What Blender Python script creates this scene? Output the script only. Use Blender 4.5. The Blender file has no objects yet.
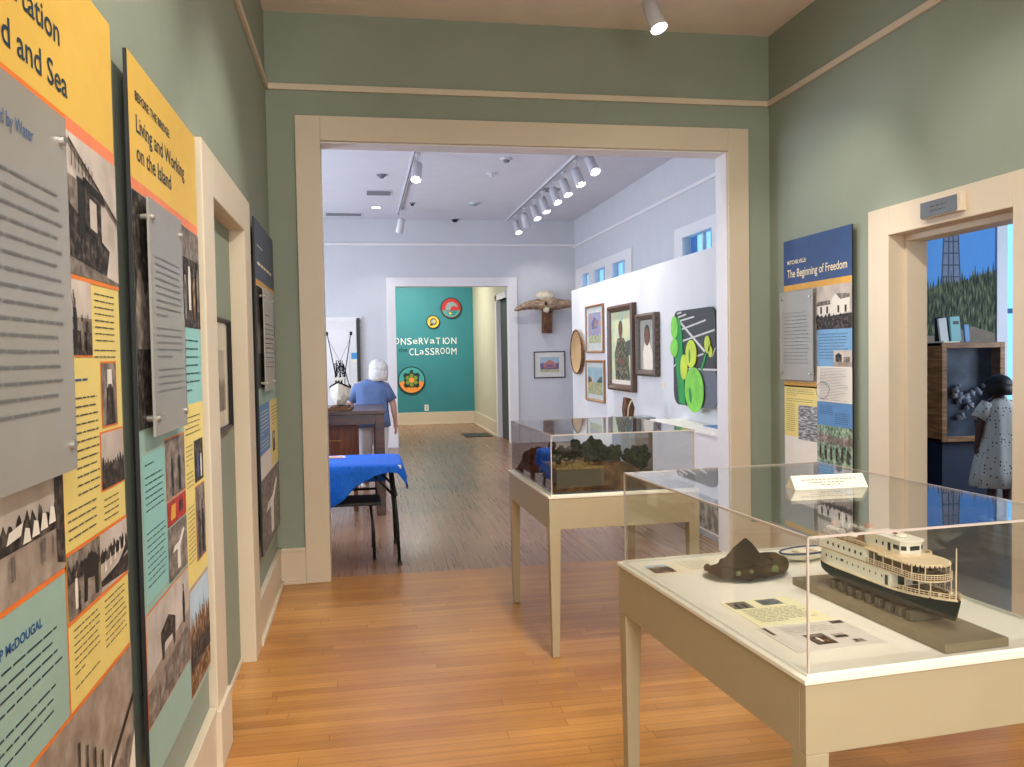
import bpy, bmesh, math, random
from mathutils import Vector, Matrix, noise
C = bpy.context.scene
COL = C.collection
PI = math.pi
def lin(c):
    return c/12.92 if c <= 0.04045 else ((c+0.055)/1.055)**2.4
def rgb(r, g, b): return (lin(r/255), lin(g/255), lin(b/255), 1.0)

# ------------------------------------------------------------------ camera
cam_d = bpy.data.cameras.new('camera'); cam = bpy.data.objects.new('camera', cam_d); COL.objects.link(cam)
F_PX, YAW, PITCH, ROLL, CAM_H = 850.0, 0.1762, 0.035, -0.0176, 1.5
cam_d.sensor_fit = 'HORIZONTAL'; cam_d.sensor_width = 36.0; cam_d.lens = F_PX*36.0/1024.0
cam_d.clip_start = 0.05; cam_d.clip_end = 200
fw = Vector((math.sin(YAW)*math.cos(PITCH), math.cos(YAW)*math.cos(PITCH), -math.sin(PITCH)))
r0 = Vector((math.cos(YAW), -math.sin(YAW), 0)); u0 = r0.cross(fw)
rr = math.cos(ROLL)*r0+math.sin(ROLL)*u0; uu = -math.sin(ROLL)*r0+math.cos(ROLL)*u0
M = Matrix((rr, uu, -fw)).transposed().to_4x4(); M.translation = (0, 0, CAM_H)
cam.matrix_world = M
C.camera = cam

# ------------------------------------------------------------------ world, exposure
W = bpy.data.worlds.new('daylight'); C.world = W; W.use_nodes = True
bgn = W.node_tree.nodes['Background']; bgn.inputs[0].default_value = (0.22, 0.56, 0.95, 1); bgn.inputs[1].default_value = 1.3
C.view_settings.view_transform = 'Standard'; C.view_settings.look = 'None'
C.view_settings.gamma = 1.0; C.view_settings.use_curve_mapping = False
C.view_settings.exposure = 0.68
cy = C.cycles
cy.use_denoising = True
cy.max_bounces = 9; cy.diffuse_bounces = 5; cy.glossy_bounces = 4; cy.transmission_bounces = 6; cy.transparent_max_bounces = 24
cy.sample_clamp_indirect = 4.0; cy.caustics_reflective = False; cy.caustics_refractive = False

# ------------------------------------------------------------------ daylight, added fill and spots
def area(name, loc, aim, sx, sy, e, col):
    d = bpy.data.lights.new(name, 'AREA'); d.shape = 'RECTANGLE'; d.size = sx; d.size_y = sy; d.energy = e; d.color = col
    o = bpy.data.objects.new(name, d); COL.objects.link(o); o.location = loc
    o.rotation_euler = Vector(Vector(aim)-Vector(loc)).to_track_quat('-Z', 'Y').to_euler(); return o
# daylight entering by the tall windows of the white gallery (left side) and of the side room
for yy in (7.6, 10.0, 12.4): area('window_daylight', (-2.36, yy, 1.9), (0, yy, 1.7), 1.15, 1.9, 42, (0.84, 0.90, 1.0))
area('window_daylight', (7.9, 5.2, 1.8), (5, 6.0, 1.4), 1.2, 1.8, 60, (0.72, 0.84, 1.0))
# added soft fill under the ceilings, no fixtures: green room behind the camera, gallery, room beyond
area('ceiling_fill', (0.4, -0.9, 3.70), (0.4, -0.9, 0), 1.1, 1.1, 70, (1.0, 0.95, 0.88))
area('window_daylight', (0.7, -2.5, 1.9), (1.0, 5.0, 2.6), 2.2, 1.9, 85, (1.0, 0.98, 0.95))  # added fill behind the camera, brightens the near ceiling and back wall
area('ceiling_fill', (0.3, 6.35, 3.70), (0.3, 6.35, 0), 0.6, 0.35, 16, (0.9, 0.93, 1.0))
area('ceiling_fill', (0.8, 16.6, 3.45), (0.9, 17.2, 0), 0.8, 0.4, 70, (1.0, 0.96, 0.88))
def spot(name, loc, aim, e, col, size, blend=0.6, rad=0.04, parent=None):
    d = bpy.data.lights.new(name, 'SPOT'); d.energy = e; d.color = col; d.spot_size = math.radians(size); d.spot_blend = blend; d.shadow_soft_size = rad
    o = bpy.data.objects.new(name, d); COL.objects.link(o); o.location = loc
    o.rotation_euler = Vector(Vector(aim)-Vector(loc)).to_track_quat('-Z', 'Y').to_euler()
    return o

# ------------------------------------------------------------------ materials
MATS = {}
def new_mat(name):
    m = bpy.data.materials.new(name); m.use_nodes = True; MATS[name] = m
    return m, m.node_tree.nodes, m.node_tree.links, m.node_tree.nodes['Principled BSDF']
def mat(name, col, rough=0.6, metal=0.0, var=0.08, scale=12.0, bump=0.0, spec=0.5, stretch=(1, 1, 1), coat=0.0):
    """plain coloured surface with a faint procedural mottling"""
    m, n, l, b = new_mat(name)
    tc = n.new('ShaderNodeTexCoord'); mp = n.new('ShaderNodeMapping'); mp.inputs['Scale'].default_value = stretch
    no = n.new('ShaderNodeTexNoise'); no.inputs['Scale'].default_value = scale; no.inputs['Detail'].default_value = 4
    cr = n.new('ShaderNodeValToRGB')
    c = rgb(*col)
    cr.color_ramp.elements[0].position = 0.3; cr.color_ramp.elements[1].position = 0.7
    cr.color_ramp.elements[0].color = tuple(max(0, x*(1-var)) for x in c[:3])+(1,)
    cr.color_ramp.elements[1].color = tuple(min(1, x*(1+var)) for x in c[:3])+(1,)
    l.new(tc.outputs['Object'], mp.inputs[0]); l.new(mp.outputs[0], no.inputs['Vector']); l.new(no.outputs['Fac'], cr.inputs[0]); l.new(cr.outputs[0], b.inputs['Base Color'])
    b.inputs['Roughness'].default_value = rough; b.inputs['Metallic'].default_value = metal
    b.inputs['Specular IOR Level'].default_value = spec
    b.inputs['Coat Weight'].default_value = coat
    if bump:
        bu = n.new('ShaderNodeBump'); bu.inputs['Strength'].default_value = bump; bu.inputs['Distance'].default_value = 0.01
        l.new(no.outputs['Fac'], bu.inputs['Height']); l.new(bu.outputs[0], b.inputs['Normal'])
    return m
def ramp_mat(name, stops, rough=0.7, scale=20.0, detail=6, stretch=(1, 1, 1), bump=0.0, kind='noise', coord='Object', spec=0.3):
    m, n, l, b = new_mat(name)
    tc = n.new('ShaderNodeTexCoord'); mp = n.new('ShaderNodeMapping'); mp.inputs['Scale'].default_value = stretch
    if kind == 'noise':
        no = n.new('ShaderNodeTexNoise'); no.inputs['Scale'].default_value = scale; no.inputs['Detail'].default_value = detail; out = no.outputs['Fac']
    elif kind == 'voronoi':
        no = n.new('ShaderNodeTexVoronoi'); no.inputs['Scale'].default_value = scale; out = no.outputs['Distance']
    else:
        no = n.new('ShaderNodeTexWave'); no.inputs['Scale'].default_value = scale; no.inputs['Distortion'].default_value = 6; no.inputs['Detail'].default_value = detail; out = no.outputs['Fac']
    cr = n.new('ShaderNodeValToRGB'); e = cr.color_ramp.elements
    while len(e) < len(stops): e.new(0.5)
    for i, (p, c) in enumerate(stops): e[i].position = p; e[i].color = rgb(*c)
    l.new(tc.outputs[coord], mp.inputs[0]); l.new(mp.outputs[0], no.inputs['Vector']); l.new(out, cr.inputs[0]); l.new(cr.outputs[0], b.inputs['Base Color'])
    b.inputs['Roughness'].default_value = rough; b.inputs['Specular IOR Level'].default_value = spec
    if bump:
        bu = n.new('ShaderNodeBump'); bu.inputs['Strength'].default_value = bump; bu.inputs['Distance'].default_value = 0.01
        l.new(out, bu.inputs['Height']); l.new(bu.outputs[0], b.inputs['Normal'])
    return m
def emis(name, col, s):
    m, n, l, b = new_mat(name)
    b.inputs['Base Color'].default_value = rgb(*col); b.inputs['Emission Color'].default_value = rgb(*col); b.inputs['Emission Strength'].default_value = s
    return m
def glass_mat(name, tint, rough=0.0, ior=1.49, haze=0.0, hazecol=(200, 200, 200)):
    """clear sheet: Fresnel mirror over straight transmission, the same from both sides; optional milky haze"""
    m, n, l, b = new_mat(name); n.remove(b)
    out = n['Material Output']; geo = n.new('ShaderNodeNewGeometry'); mx = n.new('ShaderNodeMix'); mx.data_type = 'FLOAT'
    mx.inputs[2].default_value = ior; mx.inputs[3].default_value = 1/ior
    l.new(geo.outputs['Backfacing'], mx.inputs[0]); fr = n.new('ShaderNodeFresnel'); l.new(mx.outputs[0], fr.inputs['IOR'])
    tr = n.new('ShaderNodeBsdfTransparent'); tr.inputs[0].default_value = tint
    gl = n.new('ShaderNodeBsdfGlossy'); gl.inputs['Roughness'].default_value = rough
    ms = n.new('ShaderNodeMixShader'); l.new(fr.outputs[0], ms.inputs[0]); l.new(gl.outputs[0], ms.inputs[2])
    if haze:
        df = n.new('ShaderNodeBsdfDiffuse'); no = n.new('ShaderNodeTexNoise'); no.inputs['Scale'].default_value = 3
        cr = n.new('ShaderNodeValToRGB'); c = rgb(*hazecol); cr.color_ramp.elements[0].color = tuple(x*.9 for x in c[:3])+(1,); cr.color_ramp.elements[1].color = c
        l.new(no.outputs['Fac'], cr.inputs[0]); l.new(cr.outputs[0], df.inputs[0])
        m2 = n.new('ShaderNodeMixShader'); m2.inputs[0].default_value = haze; l.new(tr.outputs[0], m2.inputs[1]); l.new(df.outputs[0], m2.inputs[2]); l.new(m2.outputs[0], ms.inputs[1])
    else: l.new(tr.outputs[0], ms.inputs[1])
    l.new(ms.outputs[0], out.inputs[0]); return m
def floor_mat(name, along_y, stops, gloss=0.28):
    m, n, l, b = new_mat(name)
    tc = n.new('ShaderNodeTexCoord'); mp = n.new('ShaderNodeMapping')
    if along_y: mp.inputs['Rotation'].default_value = (0, 0, PI/2)
    br = n.new('ShaderNodeTexBrick'); br.inputs['Scale'].default_value = 1.0; br.inputs['Brick Width'].default_value = 1.35; br.inputs['Row Height'].default_value = 0.062
    br.inputs['Mortar Size'].default_value = 0.0011; br.inputs['Mortar Smooth'].default_value = 0.1; br.inputs['Bias'].default_value = 0.0
    br.offset = 0.37; br.inputs['Color1'].default_value = (0, 0, 0, 1); br.inputs['Color2'].default_value = (1, 1, 1, 1); br.inputs['Mortar'].default_value = (0.5, 0.5, 0.5, 1)
    l.new(tc.outputs['Object'], mp.inputs[0])
    sx = n.new('ShaderNodeSeparateXYZ'); l.new(mp.outputs[0], sx.inputs[0]); dv = n.new('ShaderNodeMath'); dv.operation = 'DIVIDE'; dv.inputs[1].default_value = 0.062; l.new(sx.outputs[1], dv.inputs[0])
    fl = n.new('ShaderNodeMath'); fl.operation = 'FLOOR'; l.new(dv.outputs[0], fl.inputs[0]); wn = n.new('ShaderNodeTexWhiteNoise'); wn.noise_dimensions = '1D'; l.new(fl.outputs[0], wn.inputs['W'])
    ad = n.new('ShaderNodeMath'); ad.operation = 'MULTIPLY_ADD'; ad.inputs[1].default_value = 1.35; l.new(wn.outputs['Value'], ad.inputs[0]); l.new(sx.outputs[0], ad.inputs[2])
    cb = n.new('ShaderNodeCombineXYZ'); l.new(ad.outputs[0], cb.inputs[0]); l.new(sx.outputs[1], cb.inputs[1]); l.new(cb.outputs[0], br.inputs['Vector'])
    mp2 = n.new('ShaderNodeMapping'); mp2.inputs['Scale'].default_value = (.7, 26, 1) ; l.new(mp.outputs[0], mp2.inputs[0])
    no = n.new('ShaderNodeTexNoise'); no.inputs['Scale'].default_value = 1.6; no.inputs['Detail'].default_value = 7; no.inputs['Roughness'].default_value = 0.62; l.new(mp2.outputs[0], no.inputs['Vector'])
    no2 = n.new('ShaderNodeTexNoise'); no2.inputs['Scale'].default_value = 1.3; no2.inputs['Detail'].default_value = 3; l.new(tc.outputs['Object'], no2.inputs['Vector'])
    sep = n.new('ShaderNodeSeparateColor'); l.new(br.outputs['Color'], sep.inputs[0])
    a = n.new('ShaderNodeMath'); a.operation = 'MULTIPLY'; a.inputs[1].default_value = 0.17; l.new(sep.outputs[0], a.inputs[0])
    a2 = n.new('ShaderNodeMath'); a2.operation = 'MULTIPLY_ADD'; a2.inputs[1].default_value = 0.42; l.new(no.outputs['Fac'], a2.inputs[0]); l.new(a.outputs[0], a2.inputs[2])
    a3 = n.new('ShaderNodeMath'); a3.operation = 'MULTIPLY_ADD'; a3.inputs[1].default_value = 0.6; l.new(no2.outputs['Fac'], a3.inputs[0]); l.new(a2.outputs[0], a3.inputs[2])
    cr = n.new('ShaderNodeValToRGB'); e = cr.color_ramp.elements
    while len(e) < len(stops): e.new(.5)
    for i, (p, c) in enumerate(stops): e[i].position = p; e[i].color = rgb(*c)
    l.new(a3.outputs[0], cr.inputs[0])
    mx = n.new('ShaderNodeMix'); mx.data_type = 'RGBA'; mx.blend_type = 'MULTIPLY'; l.new(br.outputs['Fac'], mx.inputs[0]); l.new(cr.outputs[0], mx.inputs[6]); mx.inputs[7].default_value = (0.4, 0.3, 0.24, 1)
    l.new(mx.outputs[2], b.inputs['Base Color']); 
    rr_ = n.new('ShaderNodeMapRange'); rr_.inputs[3].default_value = gloss-0.05; rr_.inputs[4].default_value = gloss+0.12; l.new(no.outputs['Fac'], rr_.inputs[0]); l.new(rr_.outputs[0], b.inputs['Roughness'])
    bu = n.new('ShaderNodeBump'); bu.inputs['Strength'].default_value = 0.25; bu.inputs['Distance'].default_value = 0.001; bu.invert = True; l.new(br.outputs['Fac'], bu.inputs['Height']); l.new(bu.outputs[0], b.inputs['Normal'])
    b.inputs['Specular IOR Level'].default_value = 0.5
    return m

mat('sage_paint', (143, 153, 139), 0.75, var=0.03, scale=3, bump=0.03)
mat('cream_trim', (210, 196, 174), 0.45, var=0.02, scale=5)
mat('white_trim', (232, 229, 230), 0.5, var=0.02, scale=5)
mat('warm_ceiling', (236, 224, 214), 0.85, var=0.04, scale=4, bump=0.05)
mat('white_paint', (206, 207, 212), 0.8, var=0.02, scale=4)
mat('partition_white', (222, 221, 222), 0.8, var=0.015, scale=4)
mat('gallery_ceiling', (214, 213, 222), 0.85, var=0.02, scale=4)
mat('teal_paint', (50, 132, 142), 0.6, var=0.04, scale=3)
mat('pale_olive_paint', (192, 188, 166), 0.7, var=0.03, scale=3)
mat('dark_void', (32, 34, 34), 0.8); mat('door_dark', (52, 56, 54), 0.6)
floor_mat('oak_boards_across', False, [(0.25, (134, 86, 40)), (0.5, (168, 112, 54)), (0.75, (200, 144, 76))])
floor_mat('oak_boards_along', True, [(0.25, (116, 84, 62)), (0.5, (134, 98, 74)), (0.75, (152, 114, 88))], 0.25)
floor_mat('dark_boards', True, [(0.3, (60, 44, 36)), (0.5, (84, 62, 50)), (0.7, (104, 80, 66))], 0.3)
mat('case_cream', (176, 163, 135), 0.5, var=0.02, scale=8)
mat('case_deck', (238, 233, 220), 0.7, var=0.02, scale=10)
glass_mat('clear_acrylic', (0.98, 0.985, 0.98, 1), ior=1.56)
glass_mat('picture_glass', (0.97, 0.97, 0.97, 1))
glass_mat('frosted_acrylic', (0.75, 0.75, 0.76, 1), rough=0.25, haze=0.72, hazecol=(178, 176, 170))
glass_mat('window_glass', (0.95, 0.97, 1.0, 1))
mat('acrylic_edge', (200, 186, 178), 0.3, var=0.02)
mat('black_board', (26, 26, 27), 0.5)
mat('print_yellow', (222, 182, 84), 0.55, var=0.03); mat('print_pale_yellow', (226, 206, 124), 0.55, var=0.03)
mat('print_orange', (228, 122, 46), 0.55); mat('print_coral', (232, 132, 92), 0.55); mat('print_gold', (214, 160, 58), 0.55)
mat('print_teal', (146, 178, 170), 0.55, var=0.03); mat('print_aqua', (138, 192, 190), 0.55, var=0.02)
mat('print_navy', (22, 62, 118), 0.5); mat('print_slate', (46, 66, 92), 0.5); mat('print_blue', (112, 160, 206), 0.55); mat('print_midblue', (78, 128, 182), 0.55)
mat('print_white', (222, 216, 208), 0.6, var=0.03); mat('print_red', (172, 48, 38), 0.6, var=0.3, scale=30); mat('print_grey', (150, 146, 142), 0.6, var=0.08)
mat('ink_dark', (70, 72, 66), 0.6); mat('ink_grey', (104, 106, 108), 0.6); mat('ink_blue', (28, 84, 140), 0.6); mat('ink_navy', (20, 54, 70), 0.6); mat('ink_faint', (150, 144, 128), 0.7); mat('ink_cream', (244, 228, 190), 0.6)
ramp_mat('photo_light', [(0.3, (168, 158, 152)), (0.55, (196, 186, 180)), (0.75, (212, 202, 196))], scale=9)
ramp_mat('photo_mid', [(0.3, (84, 76, 72)), (0.5, (120, 110, 104)), (0.7, (158, 148, 140))], scale=34, rough=.6)
ramp_mat('photo_dark', [(0.35, (24, 21, 21)), (0.5, (52, 46, 44)), (0.68, (104, 94, 88))], scale=45, rough=.6)
ramp_mat('photo_ground', [(0.3, (128, 114, 106)), (0.5, (150, 136, 126)), (0.7, (172, 160, 150))], scale=18, rough=.6)
ramp_mat('photo_green', [(0.3, (48, 66, 56)), (0.5, (118, 142, 120)), (0.7, (176, 194, 170))], scale=40, rough=.6)
ramp_mat('photo_water', [(0.35, (70, 74, 82)), (0.5, (126, 130, 136)), (0.62, (196, 196, 198))], scale=20, stretch=(1, 1, 6), rough=.6)
ramp_mat('photo_brown', [(0.3, (60, 40, 26)), (0.5, (120, 88, 60)), (0.7, (178, 150, 120))], scale=40, rough=.6)
mat('photo_white', (226, 220, 212), .6); mat('photo_black', (24, 22, 22), .6); mat('photo_blue', (60, 92, 150), .6)
mat('steel', (190, 188, 182), 0.3, metal=0.9, var=.03); mat('brass', (190, 150, 80), 0.35, metal=0.9); mat('black_metal', (24, 24, 26), 0.4, metal=0.4)
mat('plastic_white', (226, 224, 222), 0.4, var=.02); mat('lamp_white', (206, 206, 212), 0.45, var=.02); mat('vent_grey', (120, 120, 128), 0.6); mat('lens_dark', (20, 20, 24), 0.15)
emis('lamp_glow', (255, 250, 240), 14.0)
mat('paper', (238, 230, 208), 0.7, var=.02); mat('paper_yellow', (243, 236, 194), 0.7, var=.03)
mat('plank_olive', (126, 114, 88), 0.5, var=.1, scale=8, stretch=(4, 1, 1)); mat('block_grey', (84, 76, 60), .7)
mat('hull_black', (15, 12, 10), 0.7, spec=0.2); mat('ship_white', (240, 234, 218), 0.6, var=.02); mat('ship_cream', (226, 204, 170), .6); mat('deck_brown', (120, 84, 50), .6, var=.12, scale=60); mat('ship_window', (30, 28, 30), .2); mat('ship_red', (150, 70, 60), .5); mat('ship_orange', (206, 110, 60), .5)
mat('boat_blue', (52, 66, 110), .4)
ramp_mat('felt_brown', [(0.3, (34, 26, 20)), (0.5, (58, 44, 32)), (0.72, (84, 66, 44))], rough=.95, scale=14, bump=.3, spec=.1)
mat('felt_patch', (112, 112, 74), .9, var=.2, scale=40); mat('felt_band', (84, 52, 32), .8)
ramp_mat('foliage_dark', [(0.3, (9, 11, 6)), (0.5, (24, 26, 13)), (0.72, (52, 50, 26))], rough=.95, scale=60, bump=.8, spec=.1)
ramp_mat('earth_brown', [(0.3, (34, 22, 14)), (0.5, (62, 42, 26)), (0.72, (98, 72, 42))], rough=.95, scale=24, bump=.6, spec=.1)
ramp_mat('dry_grass', [(0.3, (80, 66, 38)), (0.5, (128, 108, 66)), (0.72, (168, 146, 98))], rough=.95, scale=60, bump=.6, spec=.1)
mat('olive_wall', (76, 72, 60), .8, var=.06, scale=20)
mat('model_water', (60, 74, 84), .15, var=.2)
ramp_mat('dark_mahogany', [(0.3, (44, 20, 14)), (0.5, (66, 32, 22)), (0.7, (88, 46, 30))], rough=.28, scale=5, stretch=(1, 1, 8), spec=.6)
ramp_mat('cherry_wood', [(0.3, (88, 44, 24)), (0.5, (116, 62, 34)), (0.7, (142, 82, 48))], rough=.35, scale=4, stretch=(6, 6, 1))
ramp_mat('oak_wood', [(0.3, (112, 74, 42)), (0.5, (148, 102, 62)), (0.7, (176, 128, 82))], rough=.45, scale=5, stretch=(1, 1, 8))
ramp_mat('blue_cloth', [(0.3, (8, 92, 206)), (0.5, (14, 104, 222)), (0.7, (22, 116, 236))], rough=.7, scale=60)
mat('skin_light', (206, 158, 142), .6, var=.04); mat('skin_brown', (92, 58, 46), .6, var=.05)
ramp_mat('white_hair', [(0.3, (196, 194, 196)), (0.5, (224, 222, 222)), (0.7, (244, 242, 240))], rough=.6, scale=14, stretch=(8, 8, 1), bump=.5)
ramp_mat('black_hair', [(0.3, (12, 10, 10)), (0.6, (30, 24, 22)), (0.8, (44, 34, 30))], rough=.5, scale=14, stretch=(6, 6, 1), bump=.5)
mat('blue_shirt', (98, 122, 172), .85, var=.06, scale=20, bump=.2); mat('white_trousers', (216, 214, 220), .85, var=.03); mat('shoe_white', (214, 206, 200), .6); mat('bag_brown', (86, 62, 46), .6, var=.3, scale=16); mat('bag_dark', (40, 38, 40), .6)
# dotted dress
m, n_, l_, b_ = new_mat('dotted_dress'); tc = n_.new('ShaderNodeTexCoord'); vo = n_.new('ShaderNodeTexVoronoi'); vo.inputs['Scale'].default_value = 32; vo.inputs['Randomness'].default_value = .45
cr = n_.new('ShaderNodeValToRGB'); cr.color_ramp.interpolation = 'CONSTANT'; cr.color_ramp.elements[0].color = rgb(30, 30, 36); cr.color_ramp.elements[1].position = .22; cr.color_ramp.elements[1].color = rgb(214, 208, 200)
l_.new(tc.outputs['Object'], vo.inputs['Vector']); l_.new(vo.outputs['Distance'], cr.inputs[0]); l_.new(cr.outputs[0], b_.inputs['Base Color']); b_.inputs['Roughness'].default_value = .85
# art
ramp_mat('art_sky', [(0.3, (170, 196, 178)), (0.5, (208, 214, 176)), (0.7, (226, 212, 150))], scale=8, rough=.6)
ramp_mat('art_coat', [(0.3, (38, 36, 30)), (0.5, (84, 82, 66)), (0.66, (150, 144, 118))], scale=26, rough=.6)
mat('art_skin', (116, 76, 54), .6, var=.15, scale=30); mat('art_shirt', (232, 220, 204), .6, var=.06, scale=30); mat('art_grey', (168, 164, 154), .6, var=.1, scale=20)
ramp_mat('art_pastel', [(0.3, (220, 176, 110)), (0.42, (222, 150, 150)), (0.55, (160, 160, 214)), (0.7, (232, 220, 180))], scale=12, rough=.6)
ramp_mat('art_field', [(0.3, (150, 150, 90)), (0.5, (196, 190, 140)), (0.7, (214, 206, 168))], scale=20, rough=.6)
mat('art_skyblue', (176, 198, 214), .6, var=.1); mat('art_tree', (70, 86, 80), .6, var=.2, scale=60); mat('art_pink', (206, 130, 120), .6); mat('art_purple', (120, 100, 150), .6, var=.3, scale=30)
mat('mat_board', (236, 232, 226), .7); mat('frame_gold_oak', (158, 112, 70), .45, var=.1, scale=30); mat('frame_brown', (92, 66, 48), .4, var=.15, scale=30); mat('frame_grey_brown', (98, 84, 72), .5, var=.25, scale=40); mat('frame_black', (30, 26, 28), .4)
mat('slate_black', (54, 54, 54), .5, var=.06); mat('slate_grey', (104, 108, 118), .5, var=.05); mat('cactus_green', (28, 150, 70), .5, var=.2, scale=8); mat('cactus_lime', (132, 214, 74), .5, var=.18, scale=9); mat('cactus_yellow', (206, 226, 60), .5, var=.12, scale=9); mat('chalk', (214, 210, 204), .6); mat('cactus_blue', (40, 110, 120), .5)
ramp_mat('basket_weave', [(0.3, (176, 134, 86)), (0.5, (206, 168, 118)), (0.7, (222, 190, 144))], rough=.8, scale=26, kind='wave', bump=.4)
ramp_mat('bone', [(0.3, (196, 180, 150)), (0.5, (222, 208, 180)), (0.7, (240, 230, 208))], rough=.7, scale=14)
ramp_mat('feather_brown', [(0.3, (128, 100, 78)), (0.5, (172, 144, 116)), (0.7, (206, 184, 156))], rough=.8, scale=18, stretch=(1, 1, 4), bump=.5)
ramp_mat('old_wood', [(0.3, (66, 42, 30)), (0.5, (104, 68, 46)), (0.7, (138, 98, 68))], rough=.7, scale=12, stretch=(5, 5, 1), bump=.4)
ramp_mat('mural_sky', [(0.3, (84, 146, 214)), (0.5, (98, 160, 224)), (0.7, (112, 172, 232))], rough=.7, scale=.8)
ramp_mat('mural_grass', [(0.28, (28, 32, 30)), (0.45, (62, 70, 54)), (0.58, (100, 106, 78)), (0.72, (150, 150, 112))], rough=.8, scale=9, stretch=(5, 1, 1.1), detail=8)
mat('mural_sand', (138, 122, 104), .8, var=.1); mat('mural_tower', (126, 132, 152), .7, var=.12, scale=14, stretch=(1, 1, 4)); mat('mural_line', (66, 76, 96), .7)
mat('navy_paint', (22, 32, 56), .6); ramp_mat('exhibit_night', [(0.4, (40, 46, 60)), (0.55, (66, 74, 92)), (0.66, (92, 98, 112))], scale=5, rough=.4)
ramp_mat('coral_white', [(0.3, (120, 122, 134)), (0.6, (190, 190, 200))], scale=30, rough=.6)
mat('taupe', (126, 112, 98), .8, var=.2, scale=5, stretch=(6, 6, .5)); mat('pedestal_grey', (150, 158, 166), .7)
ramp_mat('stone_photo', [(0.3, (48, 48, 50)), (0.5, (92, 90, 88)), (0.7, (148, 144, 138))], scale=14, kind='voronoi', rough=.7)
mat('medallion_red', (186, 44, 42), .5); mat('medallion_yellow', (232, 190, 66), .5); mat('medallion_orange', (238, 150, 62), .5); mat('medallion_dark', (24, 44, 46), .5); mat('medallion_green', (120, 150, 60), .5); mat('medallion_grey', (140, 156, 160), .5); mat('medallion_teal', (64, 160, 160), .5)
mat('lettering_white', (240, 244, 242), .5); mat('sign_slate', (92, 98, 106), .4); mat('sign_blue', (70, 150, 210), .5)
mat('porch_white', (214, 222, 230), .7); mat('porch_blue', (60, 110, 160), .7)

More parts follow.
